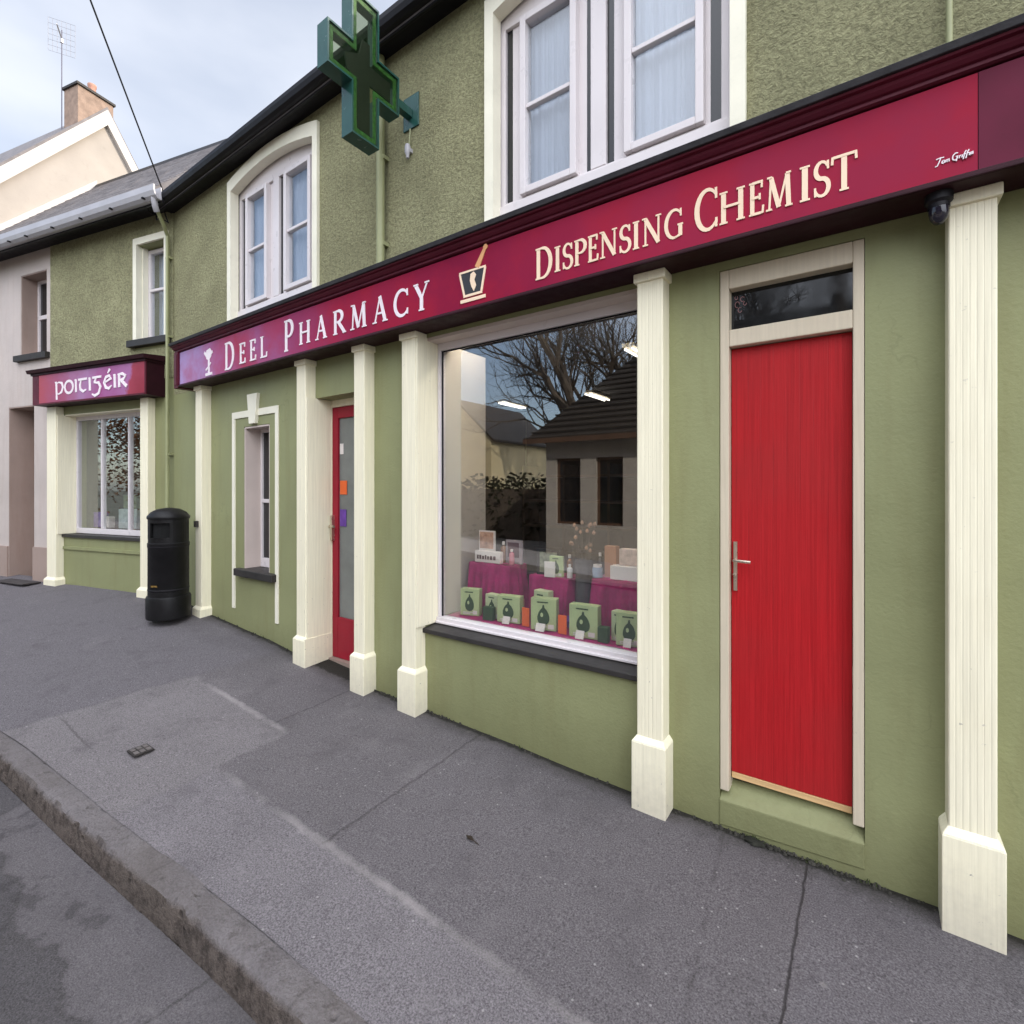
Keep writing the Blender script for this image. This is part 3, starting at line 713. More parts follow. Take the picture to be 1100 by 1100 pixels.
# ------------------------------------------------------------------ the long fascia sign
S = thing('fascia_sign', 'long crimson fascia sign over the shopfront reading DEEL PHARMACY and DISPENSING CHEMIST', 'sign', (-3, -.1, 2.965))
YF = -.20
MB().box(-6.60, .334, YF, -.19, 2.975, 3.362).build('panel', m_art, S)
MB().box(.336, 3.5, YF - .002, -.19, 2.975, 3.362).build('side_panel', m_plum, S)
q = MB(); q.box(-6.60, 3.5, -.189, -.003, 2.99, 3.37); q.build('sign_box', m_maroond, S)
q = MB(); q.box(-6.60, 3.5, -.212, -.003, 2.962, 2.989); q.hexa([(-6.6, -.222, 2.962), (3.5, -.222, 2.962), (-6.6, -.2125, 2.962), (3.5, -.2125, 2.962), (-6.6, -.222, 2.972), (3.5, -.222, 2.972), (-6.6, -.2125, 2.986), (3.5, -.2125, 2.986)])
q.build('lower_moulding', m_maroond, S, bevel=.003)
prof = [(-.003, 3.372), (-.205, 3.372), (-.216, 3.378), (-.216, 3.392), (-.228, 3.396), (-.240, 3.408), (-.246, 3.418), (-.246, 3.422), (-.262, 3.425), (-.266, 3.434), (-.003, 3.434)]
MB().prism(prof, -6.70, 3.6, 'x').build('cornice', m_maroon, S)
q = MB(); q.hexa([(-6.71, -.278, 3.436), (3.6, -.278, 3.436), (-6.71, -.003, 3.436), (3.6, -.003, 3.436), (-6.71, -.285, 3.466), (3.6, -.285, 3.466), (-6.71, -.003, 3.50), (3.6, -.003, 3.50)])
q.build('lead_capping', m_lead, S, bevel=.003)
q = MB(); q.box(-6.70, -6.602, -.225, -.003, 2.95, 3.371); q.box(-6.685, -6.615, -.232, -.226, 2.98, 3.34); q.build('end_block', m_maroon, S, bevel=.004)
YL = YF - .0005
def row(items, z0, h): return [(c, a, b, z0, h) for c, a, b in items]
word('lettering', m_lwhite, S, row([('D', -5.524, -5.319)], 3.01, .285) + row([('E', -5.225, -5.087), ('E', -5.020, -4.888), ('L', -4.824, -4.690)], 3.035, .205)
     + row([('P', -4.407, -4.255)], 3.03, .285) + row([('H', -4.168, -3.991), ('A', -3.923, -3.755), ('R', -3.673, -3.505), ('M', -3.445, -3.233), ('A', -3.169, -2.996), ('C', -2.930, -2.769), ('Y', -2.713, -2.556)], 3.055, .198), YL)
word('lettering', m_ltext, S, row([('D', -1.664, -1.540)], 3.04, .19) + row([('I', -1.531, -1.485), ('S', -1.474, -1.405), ('P', -1.399, -1.317), ('E', -1.311, -1.240), ('N', -1.240, -1.127), ('S', -1.120, -1.052), ('I', -1.045, -1.003), ('N', -0.994, -0.882), ('G', -0.872, -0.772)], 3.058, .148), YL)
word('lettering', m_ltext, S, row([('C', -0.719, -0.608)], 3.05, .205) + row([('H', -0.603, -0.482), ('E', -0.470, -0.400), ('M', -0.398, -0.284), ('I', -0.262, -0.215), ('S', -0.206, -0.142), ('T', -0.139, -0.045)], 3.058, .155), YL)

# mortar and pestle emblem, goblet emblem and the sign writer's signature
q = MB(); y = YL
q.prism([(-2.262, 3.222), (-2.055, 3.222), (-2.085, 3.075), (-2.225, 3.075)], y, y - .003)
em = q.build('emblem', M('emblem_dark', (.035, .035, .04), .5), S)
q = MB()
ribbon(q, [(-2.268, 3.225), (-2.228, 3.072)], [.016, .016], y, .0045); ribbon(q, [(-2.050, 3.225), (-2.082, 3.072)], [.016, .016], y, .0049)
ribbon(q, [(-2.272, 3.228), (-2.046, 3.228)], [.013, .013], y, .0053); ribbon(q, [(-2.235, 3.066), (-2.075, 3.066)], [.016, .016], y, .0057)
ribbon(q, [(-2.262, 3.035), (-2.048, 3.035)], [.022, .022], y, .0045)
q.prism([(-2.172, 3.205), (-2.145, 3.215), (-2.125, 3.19), (-2.14, 3.16), (-2.125, 3.12), (-2.145, 3.085), (-2.165, 3.12), (-2.178, 3.16)], y, y - .006)
q.build('emblem_outline', m_ltext, em)
q = MB(); ribbon(q, [(-2.118, 3.236), (-2.052, 3.345)], [.040, .024], y, .0061); q.prism(arc(-2.047, 3.352, .018, .018, 0, 340, 9), y, y - .0068)
q.build('pestle', M('pestle_tan', (.72, .36, .16), .5), em)
q = MB()
q.prism([(-5.93, 3.285), (-5.85, 3.30), (-5.81, 3.26), (-5.82, 3.21), (-5.87, 3.17), (-5.93, 3.19), (-5.95, 3.24)], y, y - .003)
ribbon(q, [(-5.98, 3.27), (-5.93, 3.225), (-5.87, 3.215), (-5.79, 3.255)], [.03, .03, .03, .03], y, .0037)
ribbon(q, [(-5.875, 3.19), (-5.875, 3.03)], [.035, .035], y, .0043); ribbon(q, [(-5.95, 3.02), (-5.80, 3.02)], [.03, .03], y, .0049)
ribbon(q, [(-5.94, 3.07), (-5.88, 3.10), (-5.83, 3.14)], [.02, .02, .02], y, .0055)
q.build('goblet_emblem', m_lwhite, S)
def script(mb, pts, x0, z0, s, w, y, k0=0):
    for k, pl in enumerate(pts): ribbon(mb, [(x0 + a * s + b * s * .15, z0 + b * s * 1.0) for a, b in pl], [w] * len(pl), y, .002 + .0005 * (k + k0))
q = MB()
SG = [[(0, .9), (.5, 1.0), (.95, .95)], [(.55, .98), (.45, .4), (.3, -.15), (.05, -.2)],                       # T
      arc(.95, .25, .16, .22, 90, 450, 8),                                                                   # o
      [(1.2, .45), (1.2, .05)], [(1.2, .35), (1.35, .46), (1.42, .05)], [(1.42, .33), (1.58, .46), (1.66, .05)],
      arc(2.35, .5, .36, .52, 60, 300, 10), [(2.5, .1), (2.6, .5), (2.35, .48)], [(2.6, .45), (2.5, -.25)],
      [(2.8, .05), (2.85, .45), (3.0, .42)], [(3.12, .45), (3.12, .05)],
      [(3.3, -.25), (3.36, .7), (3.5, .95)], [(3.22, .42), (3.5, .46)], [(3.6, -.25), (3.66, .7), (3.8, .95)], [(3.55, .42), (3.85, .46)],
      [(3.95, .45), (3.95, .05)], [(4.12, .45), (4.12, .05)], [(4.12, .35), (4.26, .46), (4.34, .05)]]
script(q, SG, .208, 3.052, .0255, .0038, y); q.build('signature', m_lwhite, S)

# ------------------------------------------------------------------ things fixed to the front
K = thing('dome_camera', 'small black dome under the fascia beside the rightmost cream pilaster', 'camera', (.225, -.13, 2.96))
q = MB(); q.lathe([(.0, 0), (.046, 0), (.046, -.03), (.036, -.04), (.036, -.055), (0, -.055)], (.225, -.14, 2.961), 18); q.build('housing', m_black, K, smooth=True)
q = MB(); q.lathe([(.034, -.055), (.033, -.075), (.028, -.098), (.016, -.115), (.002, -.12)], (.225, -.14, 2.961), 18); q.build('dome', M('smoked_dome', (.015, .013, .022), .12, .2, 9, spec=.6), K, smooth=True)

X = thing('pharmacy_cross', 'green pharmacy cross sign on a wall bracket under the black eaves', 'sign', (-2.965, -.02, 4.71))
yc, zc = -.475, 4.73; a, bz, hy, hz = .118, .145, .31, .50
def cross_poly(a, b, hy, hz): return [(yc - a, zc - hz), (yc + a, zc - hz), (yc + a, zc - b), (yc + hy, zc - b), (yc + hy, zc + b), (yc + a, zc + b), (yc + a, zc + hz), (yc - a, zc + hz), (yc - a, zc + b), (yc - hy, zc + b), (yc - hy, zc - b), (yc - a, zc - b)]
def cross_band(mb, o, i, xa, xb):
    n = len(o); P = lambda q, x: [(x, u, w) for u, w in q]
    v = P(o, xa) + P(i, xa) + P(o, xb) + P(i, xb); f = []
    for k in range(n):
        j = (k + 1) % n
        f += [(k, j, n + j, n + k), (2 * n + k, 3 * n + k, 3 * n + j, 2 * n + j), (k, 2 * n + k, 2 * n + j, j), (n + k, n + j, 3 * n + j, 3 * n + k)]
    mb.add(v, f)
xf, xb = -2.905, -3.02
O = cross_poly(a, bz, hy, hz); I_ = cross_poly(a - .012, bz - .014, hy - .012, hz - .014)
q = MB(); cross_band(q, O, I_, xb, xf); q.build('casing', m_cteal, X)
q = MB()
for xx in (xf - .008, xb + .008): q.prism(cross_poly(a - .0125, bz - .0145, hy - .0125, hz - .0145), xx - .002, xx + .002, 'x')
q.build('face_panel', m_cpanel, X)
q = MB(); O2 = cross_poly(a - .022, bz - .024, hy - .022, hz - .024); I2 = cross_poly(a - .046, bz - .052, hy - .050, hz - .056)
cross_band(q, O2, I2, xf - .02, xf - .012); q.build('tube_strip', m_cgreen, X)
q = MB(); g_ = .052
q.prism([(yc - g_, zc - hz + .07), (yc + g_, zc - hz + .07), (yc + g_, zc - .07), (yc + hy - .07, zc - .07), (yc + hy - .07, zc + .07), (yc + g_, zc + .07), (yc + g_, zc + .22), (yc - .01, zc + .22), (yc - .04, zc + .10), (yc - .16, zc + .03), (yc - .14, zc - .07), (yc - g_, zc - .09)], xf - .035, xf - .024, 'x')
q.build('led_board', m_ccore, X)
q = MB(); q.box(-2.985, -2.925, -.17, -.012, 4.68, 4.745); q.box(-3.03, -2.86, -.012, .0, 4.60, 4.86); q.build('bracket', m_cteal, X, bevel=.004)
Y_ = thing('cable_gland', 'small pale cable junction hanging on the wall below the green cross', 'fitting', (-2.96, -.03, 4.40))
q = MB(); q.tube([(-2.95, -.012, 4.60), (-2.955, -.014, 4.52), (-2.96, -.012, 4.46)], .006, 6); q.build('cable', m_pipe, Y_)
q = MB(); q.lathe([(0, .05), (.018, .05), (.024, .03), (.024, -.01), (.014, -.03), (.012, -.055), (0, -.06)], (-2.96, -.03, 4.42), 12); q.box(-2.985, -2.935, -.03, .0, 4.41, 4.44); q.build('body', m_gut, Y_, smooth=True)

# ------------------------------------------------------------------ goods in the big shop window
SH = .766
q = MB(); nx, ny = 40, 10; v = []
for j in range(ny + 1):
    for i in range(nx + 1):
        xx = -2.745 + 1.69 * i / nx; yy = .19 + .56 * j / ny
        v.append((xx, yy, SH + .006 + .010 * noise.noise((xx * 9, yy * 9, 0))))
q.add(v, [(j * (nx + 1) + i, j * (nx + 1) + i + 1, (j + 1) * (nx + 1) + i + 1, (j + 1) * (nx + 1) + i) for j in range(ny) for i in range(nx)])
o = q.build('display_cloth', m_magenta, base=(-1.9, .45, SH), smooth=True)
md = o.modifiers.new('thick', 'SOLIDIFY'); md.thickness = .004; md.offset = -1
props(o, 'magenta cloth spread over the floor of the big shop window', 'cloth')
def draped(x0, x1, y0, y1, zt, label):
    """a box under a cloth that falls in folds"""
    q = MB(); n = 64; rings = []
    per = 2 * (x1 - x0 + y1 - y0)
    def at(s):
        s %= per
        for L_, p, d in ((x1 - x0, (x0, y0), (1, 0)), (y1 - y0, (x1, y0), (0, 1)), (x1 - x0, (x1, y1), (-1, 0)), (y1 - y0, (x0, y1), (0, -1))):
            if s <= L_: return (p[0] + d[0] * s, p[1] + d[1] * s, d)
            s -= L_
        return (x0, y0, (1, 0))
    for z, fl in ((zt + .004, -.02), (zt, .0), (zt - .06, .008), (zt - .2, .02), (SH + .012, .032)):
        r_ = []
        for k in range(n):
            px, py, d = at(per * k / n); nx_, ny_ = d[1], -d[0]
            f = fl * (1 + .8 * math.sin(k * 1.9 + x0 * 7)) + fl * .5 * math.sin(k * .8)
            r_.append((px + nx_ * f, py + ny_ * f, z + .004 * math.sin(k * 1.3)))
        rings.append(r_)
    q.loft(rings[::-1])
    return q.build('draped_stand', m_magenta, base=((x0 + x1) / 2, y0, SH), smooth=True, label=label, cat='display stand', group='magenta draped stands in the shop window')
draped(-2.73, -2.30, .44, .66, 1.165, 'magenta draped stand at the far end of the window, under the white lettered card')
draped(-2.13, -1.78, .44, .66, 1.115, 'middle magenta draped stand, under the black picture frame')
draped(-1.60, -1.10, .44, .66, 1.145, 'magenta draped stand nearest the red door, under the white boxes')
def carton(name, x0, x1, z0, z1, y, rz, label, cat='carton', d=.07, mat=None, print_=True, group='pale green cartons in the shop window'):
    cx = (x0 + x1) / 2; w = (x1 - x0) / 2
    F_ = Frame((cx, y, z0), R(rz))
    o = MB().box(-w, w, 0, d, 0, z1 - z0).build(name, mat or m_carton, frame=F_, bevel=.004, label=label, cat=cat, group=group)
    if print_:
        h = z1 - z0; q = MB(); c = h * .44
        q.prism([(w * .46 * math.cos(t_) * (1 - .25 * math.sin(t_)), c + h * .27 * math.sin(t_)) for t_ in [2 * PI * k / 16 for k in range(16)]], -.001, -.004)
        q.prism([(-w * .10, h * .70), (w * .10, h * .70), (w * .05, h * .80), (-w * .05, h * .80)], -.001, -.0035); q.box(-w * .5, w * .35, -.003, -.001, h * .86, h * .9)
        e = q.build('emblem', m_leaf); e.parent = o; e.location = (0, 0, 0)
        q = MB(); r_ = random.Random(int(x0 * 1000))
        for zz in (.06, .11): q.box(-w * .7, -w * .7 + w * r_.uniform(.7, 1.4), -.0025, -.001, h * zz, h * (zz + .028))
        q.box(w * .35, w * .8, -.0025, -.001, h * .06, h * .2)
        e3 = q.build('label', m_paper); e3.parent = o; e3.location = (0, 0, 0)
        q = MB(); q.prism(arc(-w * .12, c + h * .05, w * .11, h * .07, 0, 345, 14), -.0045, -.0055); e2 = q.build('emblem_centre', m_carton); e2.parent = e; e2.location = (0, 0, 0)
    return o
m_carton2 = M('pale_lime_carton', (.50, .56, .33), .5, .1, 6)
carton('product_carton', -2.66, -2.50, .775, .985, .27, 16, 'pale green carton at the far left end of the window display')
carton('product_carton', -2.46, -2.32, .775, .955, .31, -6, 'pale green carton standing behind the smallest left hand green box', mat=m_carton2)
carton('product_carton', -2.30, -2.11, .775, .975, .27, 9, 'pale green carton left of the first orange card')
carton('product_carton', -2.03, -1.90, .775, 1.03, .34, -8, 'tall pale green carton tucked behind the middle one between the orange cards', mat=m_carton2)
carton('product_carton', -1.98, -1.79, .775, 1.0, .25, 14, 'pale green carton between the two orange cards')
carton('product_carton', -1.675, -1.47, .775, .995, .25, 5, 'pale green carton just right of the second orange card')
carton('product_carton', -1.40, -1.30, .775, .97, .31, -6, 'pale green carton half hidden behind the rightmost carton of the display', mat=m_carton2)
carton('product_carton', -1.335, -1.165, .775, .985, .255, 10, 'pale green carton at the right end of the display beside the pilaster')
def price(x, y, w_, lb):
    F_ = Frame((x, y, SH + .012), R(6)); q = MB(); q.hexa([(-w_, 0, 0), (w_, 0, 0), (-w_, .003, 0), (w_, .003, 0), (-w_, .022, .05), (w_, .022, .05), (-w_, .025, .05), (w_, .025, .05)])
    q.build('price_card', m_paper, frame=F_, label=lb, cat='price card', group='little white price cards in the shop window')
price(-2.20, .225, .03, 'little white price card in front of the carton left of the first orange card')
price(-1.89, .205, .035, 'little white price card in front of the carton between the orange cards')
price(-1.58, .205, .03, 'little white price card in front of the carton right of the second orange card')
price(-1.25, .215, .025, 'little white price card in front of the rightmost carton')
def bottle(x, y, z, r, h, m, lb):
    t = thing('bottle', lb, 'bottle', (x, y, z), group='bottles among the window display'); q = MB()
    q.lathe([(0, 0), (r, 0), (r, h * .66), (r * .8, h * .74), (r * .36, h * .78), (r * .36, h * .84), (0, h * .84)], (x, y, z), 14); q.build('body', m, t, smooth=True)
    q = MB(); q.lathe([(0, h * .842), (r * .48, h * .842), (r * .48, h), (0, h)], (x, y, z), 12); q.build('cap', m_paper, t, smooth=True)
m_amber = M('amber_bottle', (.16, .06, .015), .15, .2, 6, spec=.6)
bottle(-2.46, .56, 1.172, .026, .17, m_amber, 'amber bottle on the leftmost magenta stand beside the photo card')
bottle(-2.335, .50, 1.172, .022, .12, M('rose_bottle', (.5, .16, .2), .25, .2), 'small rose bottle at the near edge of the leftmost magenta stand')
bottle(-1.84, .55, 1.122, .024, .16, m_amber, 'amber bottle on the middle magenta stand')
bottle(-1.80, .48, 1.122, .02, .10, M('white_bottle', (.6, .57, .55), .3, .1), 'little white bottle at the corner of the middle magenta stand')
bottle(-1.60, .57, 1.152, .022, .16, M('dark_bottle', (.03, .03, .035), .2, .2), 'dark bottle behind the pale blue jar')
carton('pill_box', -2.25, -2.14, .775, .84, .36, -4, 'low white box in the gap between the left and middle magenta stands', 'box', .07, m_paper, False, None)
carton('pill_box', -2.235, -2.16, .842, .93, .38, 6, 'small rose box stacked on the low white box between two stands', 'box', .05, M('rose_card_box', (.42, .15, .17), .5, .3, 30), False, None)
carton('leaflet', -1.985, -1.90, 1.119, 1.235, .43, 12, 'white leaflet leaning by the green and white carton', 'leaflet', .006, m_paper, False, None)
carton('pill_box', -2.42, -2.33, .775, .875, .235, 5, 'small dark green box in front of the second carton', 'box', .05, m_leaf, False, 'small dark green boxes in the shop window')
carton('pill_box', -1.455, -1.385, .775, .875, .225, 5, 'small dark green box near the right end of the display', 'box', .05, m_leaf, False, 'small dark green boxes in the shop window')
carton('orange_card', -2.075, -2.015, .775, .91, .26, 3, 'orange card standing left of the middle carton', 'card', .012, m_orange, False, 'orange cards in the shop window')
carton('orange_card', -1.765, -1.70, .775, .905, .245, 3, 'orange card standing right of the middle carton', 'card', .012, m_orange, False, 'orange cards in the shop window')
t = thing('lettered_card', 'white lettered card lying on the leftmost magenta stand', 'card', (-2.56, .46, 1.17))
MB().box(-2.68, -2.42, .455, .50, 1.172, 1.265).build('board', m_paper, t, bevel=.003)
q = MB(); r_ = random.Random(3)
xx = -2.655
while xx < -2.46:
    w_ = r_.uniform(.014, .026); q.box(xx, xx + w_, .453, .4545, 1.198, 1.198 + r_.uniform(.026, .038)); xx += w_ + .009
q.build('print', m_mark, t)
t = thing('photo_card', 'pinkish photo card standing on the white lettered card', 'card', (-2.57, .49, 1.266))
MB().box(-2.65, -2.49, .475, .492, 1.267, 1.43).build('card', m_paper, t); MB().box(-2.64, -2.50, .472, .4745, 1.285, 1.42).build('picture', m_skin, t)
t = thing('photo_card', 'dark photo card leaning behind the leftmost magenta stand', 'card', (-2.36, .55, 1.165))
MB().box(-2.43, -2.27, .55, .565, 1.17, 1.36).build('card', M('grey_card', (.3, .25, .26), .6, .2), t); MB().box(-2.41, -2.30, .547, .5495, 1.22, 1.34).build('picture', m_mark, t)
t = thing('picture_frame', 'small black picture frame on the middle magenta stand', 'picture frame', (-2.0, .5, 1.12))
q = MB(); ring(q, -2.10, -1.90, 1.118, 1.315, .02, .50, .52); q.build('frame', m_black, t); MB().box(-2.08, -1.92, .508, .516, 1.138, 1.295).build('picture', M('olive_print', (.22, .24, .16), .5, .5, 25), t)
carton('product_carton', -1.96, -1.85, 1.119, 1.275, .46, 6, 'green and white carton in front of the black picture frame', d=.03)
t = thing('glass_vase', 'dark glass vase between the middle and right magenta stands', 'vase', (-1.70, .50, SH))
q = MB(); q.lathe([(0, .008), (.045, .008), (.05, .05), (.062, .22), (.055, .40), (.07, .50), (.062, .50), (.048, .40), (.05, .22), (.03, .03), (0, .03)], (-1.70, .50, SH), 18); q.build('body', M('smoky_vase', (.06, .055, .06), .12, .3, 8, spec=.6), t, smooth=True)
fl = thing('dried_flowers', 'spray of dried brown flowers standing in the dark glass vase', 'flowers', (-1.70, .50, SH + .3)); q = MB(); q2 = MB(); r_ = random.Random(8)
for k in range(16):
    a_ = r_.uniform(0, 2 * PI); e_ = Vector((-1.70 + math.cos(a_) * r_.uniform(.02, .12), .50 + math.sin(a_) * r_.uniform(.02, .09), SH + r_.uniform(.55, .76))); q.tube([(-1.70 + .02 * math.cos(a_), .50 + .02 * math.sin(a_), SH + .3), e_], .0022, 4)
    q2.lathe([(0, -.012), (.012, -.006), (.014, .006), (.004, .02), (0, .02)], e_, 7)
q.build('stem', m_bark, fl); q2.build('flower_head', M('dried_petal', (.30, .17, .11), .8, .4, 30), fl)
carton('pill_box', -1.545, -1.455, 1.15, 1.37, .52, -3, 'tall orange brown box at the back of the right magenta stand', 'box', .06, M('tan_box', (.42, .19, .10), .5, .2), False, None)
carton('pill_box', -1.47, -1.21, 1.15, 1.245, .46, 3, 'flat white box on the right magenta stand', 'box', .10, m_paper, False, None)
carton('pill_box', -1.42, -1.28, 1.246, 1.36, .50, 8, 'small white box on top of the flat white box', 'box', .07, M('cream_box', (.62, .48, .42), .5, .3, 20), False, None)
t = thing('glass_jar', 'small pale blue jar on the right magenta stand', 'jar', (-1.565, .47, 1.15))
q = MB(); q.lathe([(0, 0), (.035, 0), (.038, .05), (.034, .07), (0, .07)], (-1.575, .475, 1.151), 14); q.build('body', M('blue_jar', (.25, .32, .42), .2, .1), t, smooth=True); q = MB(); q.lathe([(0, .071), (.03, .071), (.03, .09), (0, .09)], (-1.575, .475, 1.151), 14); q.build('lid', m_paper, t)
def tissue(x, y, z, s, seed, label):
    q = MB(); r_ = random.Random(seed); n = 18; rings = []
    for k in range(5):
        rr = s * math.sin(PI * (k + .7) / 6); rings.append([(x + rr * math.cos(2 * PI * i / n) * r_.uniform(.7, 1.2), y + rr * .6 * math.sin(2 * PI * i / n) * r_.uniform(.7, 1.2), z + s * 1.2 * k / 4 * r_.uniform(.85, 1.15)) for i in range(n)])
    q.loft(rings).build('tissue_bundle', m_purple, base=(x, y, z), label=label, cat='tissue paper', group='crumpled purple tissue in the shop window')
tissue(-2.70, .38, SH + .01, .07, 1, 'crumpled purple tissue at the far left corner of the display')
tissue(-1.69, .36, SH + .01, .08, 2, 'crumpled purple tissue behind the second orange card')
tissue(-1.36, .40, SH + .01, .075, 3, 'crumpled purple tissue at the foot of the right magenta stand')
m_tube = emis('lit_tube', (1., .93, .82), 2.2); m_addtube = emis('added_display_tube', (1., .93, .84), 42.)  # second material: unseen tubes added to brighten the window display
for (x, y, rz, lb) in ((-3.15, 3.75, 90, 'lit twin tube ceiling light in the middle of the shop'), (-4.55, 3.65, 90, 'lit twin tube ceiling light deepest in the shop'), (-1.82, 1.95, 90, 'lit twin tube ceiling light nearest the red door'), (-2.35, .40, 0, 'added unseen twin tube light over the far half of the window display'), (-1.45, .40, 0, 'added unseen twin tube light over the near half of the window display')):
    F_ = Frame((x, y, 3.115), R(rz))
    t = thing('strip_light', lb, 'ceiling light', (0, 0, 0), F_, 'strip lights on the shop ceiling')
    MB().box(-.33, .33, -.06, .06, -.03, 0).build('housing', m_frame, t)
    for s_ in (-.035, .035):
        q = MB(); q.tube([(-.31, s_, -.05), (.31, s_, -.05)], .010, 8); q.build('tube', m_addtube if y < 1 else m_tube, t)

# ------------------------------------------------------------------ litter bin
t = thing('litter_bin', 'black cast litter bin with a domed top in the corner of the two fronts', 'bin', (-6.45, -.365, .33))
bx, by, bz0 = -6.455, -.37, .335
q = MB(); q.lathe([(0, 0), (.212, 0), (.216, .02), (.216, .225), (.208, .245), (.196, .25), (.196, .30)], (bx, by, bz0), 32); q.build('base', m_bin, t, smooth=True)
q = MB(); q.lathe([(.193, .25), (.193, .30), (.196, .31), (.196, .80), (.200, .805), (.200, .835), (.193, .84), (.193, .88), (0, .88)], (bx, by, bz0), 32); q.build('body', m_bin, t, smooth=True)
# upper hood with posting openings on two sides
q = MB(); n = 40
for i in range(n):
    a0, a1 = 2 * PI * i / n, 2 * PI * (i + 1) / n; am = (a0 + a1) / 2
    op = math.cos(am - R(-52)) > .86
    segs = ((.88, .90), (1.06, 1.105)) if op else ((.88, 1.105),)
    for z0, z1 in segs:
        P = lambda r_, a_, z_: (bx + r_ * math.cos(a_), by + r_ * math.sin(a_), bz0 + z_)
        q.hexa([P(.175, a0, z0), P(.175, a1, z0), P(.194, a0, z0), P(.194, a1, z0), P(.175, a0, z1), P(.175, a1, z1), P(.194, a0, z1), P(.194, a1, z1)])
q.build('hood', m_bin, t)
q = MB(); q.lathe([(0, .60), (.165, .60), (.165, 1.09), (0, 1.09)], (bx, by, bz0), 24); q.build('liner', M('bin_liner', (.006, .006, .006), .9), t)
q = MB(); q.lathe([(.2, 1.10), (.206, 1.115), (.204, 1.13), (.17, 1.175), (.11, 1.21), (.03, 1.225), (0, 1.225)], (bx, by, bz0), 32); q.build('lid', m_bin, t, smooth=True)
q = MB()
for zz in (.31, .79): q.lathe([(.1965, zz), (.2, zz + .004), (.2, zz + .014), (.1965, zz + .018)], (bx, by, bz0), 32)
q.build('hoop', m_black, t, smooth=True)
q = MB(); a_ = R(-62); ux, uy = -math.sin(a_), math.cos(a_)
for k in (-1, 1):
    c0 = (bx + .202 * math.cos(a_), by + .202 * math.sin(a_))
    q.hexa([(c0[0] + ux * (k * .02 + s1), c0[1] + uy * (k * .02 + s1), bz0 + .365 + zz) for zz in (0, .018) for s2 in (0, 1) for s1 in (-.017, .017)])
q.build('maker_badge', m_gold, t)

# small things on the pavement
gzz = gz(-3.92, .72)
t = thing('drain_cover', 'small dark iron access cover set in the pale pavement patch', 'drain cover', (-3.92, -1.49, gzz))
q = MB(); q.box(-3.985, -3.86, -1.545, -1.43, gzz + .004, gzz + .012); q.build('lid', m_steel, t)
q = MB()
for i in range(2):
    for j in range(3): q.box(-3.972 + i * .055, -3.93 + i * .055, -1.533 + j * .035, -1.508 + j * .035, gzz + .0125, gzz + .015)
q.build('tread', M('worn_iron', (.12, .105, .1), .5, .3, 30), t)
t = MB(); r_ = random.Random(5); zz = gz(-.475, .03)
t.loft([[(-.475 + rr * math.cos(2 * PI * i / 12) * r_.uniform(.7, 1.2), -.03 + rr * .55 * math.sin(2 * PI * i / 12) * r_.uniform(.7, 1.2), zz + h_) for i in range(12)] for rr, h_ in ((.05, .0), (.048, .012), (.02, .016))])
t.build('moss_clump', M('black_moss', (.018, .018, .013), .9, .4, 20), base=(-.475, -.03, zz), label='dark clump of moss at the foot of the green step', cat='moss')
zz = gz(-1.65, .45)
q = MB(); q.add([(-1.68, -.83, zz + .003), (-1.65, -.855, zz + .012), (-1.61, -.845, zz + .004), (-1.645, -.825, zz + .008)], [(0, 1, 2, 3)]); q.tube([(-1.61, -.845, zz + .005), (-1.58, -.852, zz + .006)], .0025, 5)
q.build('dead_leaf', M('dead_leaf_brown', (.03, .02, .012), .8, .3, 20), base=(-1.65, -.84, zz), label='single dark dead leaf lying on the pavement', cat='leaf')

q = MB(); r_ = random.Random(77)
for k in range(420):
    x_ = r_.choice([r_.uniform(-6.2, 1.6), r_.gauss(-.35, .28), r_.gauss(-3.1, .3)]); y_ = -.004 - abs(r_.gauss(0, .014)); z_ = gz(x_, .02) + .001; rr = r_.uniform(.003, .011)
    if -4.25 < x_ < -3.5 or x_ > 1.6: continue
    ring_ = [(x_ + rr * math.cos(2 * PI * i / 6) * r_.uniform(.6, 1.3), y_ + rr * math.sin(2 * PI * i / 6) * .8) for i in range(6)]
    q.loft([[(a, b, z_ - .004) for a, b in ring_], [(a * .55 + x_ * .45, b * .55 + y_ * .45, z_ + rr * .8) for a, b in ring_]])
q.build('grit', M('dark_grit', (.045, .042, .034), .95, .5, 40), kind='stuff')
q = MB()
for cx_, n_ in ((-.475, 16), (-.22, 7), (-1.9, 6), (-5.1, 9), (-.03, 6), (1.0, 6)):
    for k in range(n_):
        x_ = cx_ + r_.gauss(0, .03); y_ = -.012 - abs(r_.gauss(0, .008)); z_ = gz(x_, .02); hh = r_.uniform(.012, .04); dx, dy = r_.gauss(0, .016), -abs(r_.gauss(.006, .01)); w_ = .0028
        q.add([(x_ - w_, y_, z_), (x_ + w_, y_, z_), (x_ + dx * .5 + w_ * .7, y_ + dy * .4, z_ + hh * .6), (x_ + dx, y_ + dy, z_ + hh), (x_ + dx * .5 - w_ * .7, y_ + dy * .4, z_ + hh * .6)], [(0, 1, 2, 3, 4)])
q.build('weeds', M('weed_green', (.055, .075, .022), .8, .4, 30), kind='stuff')

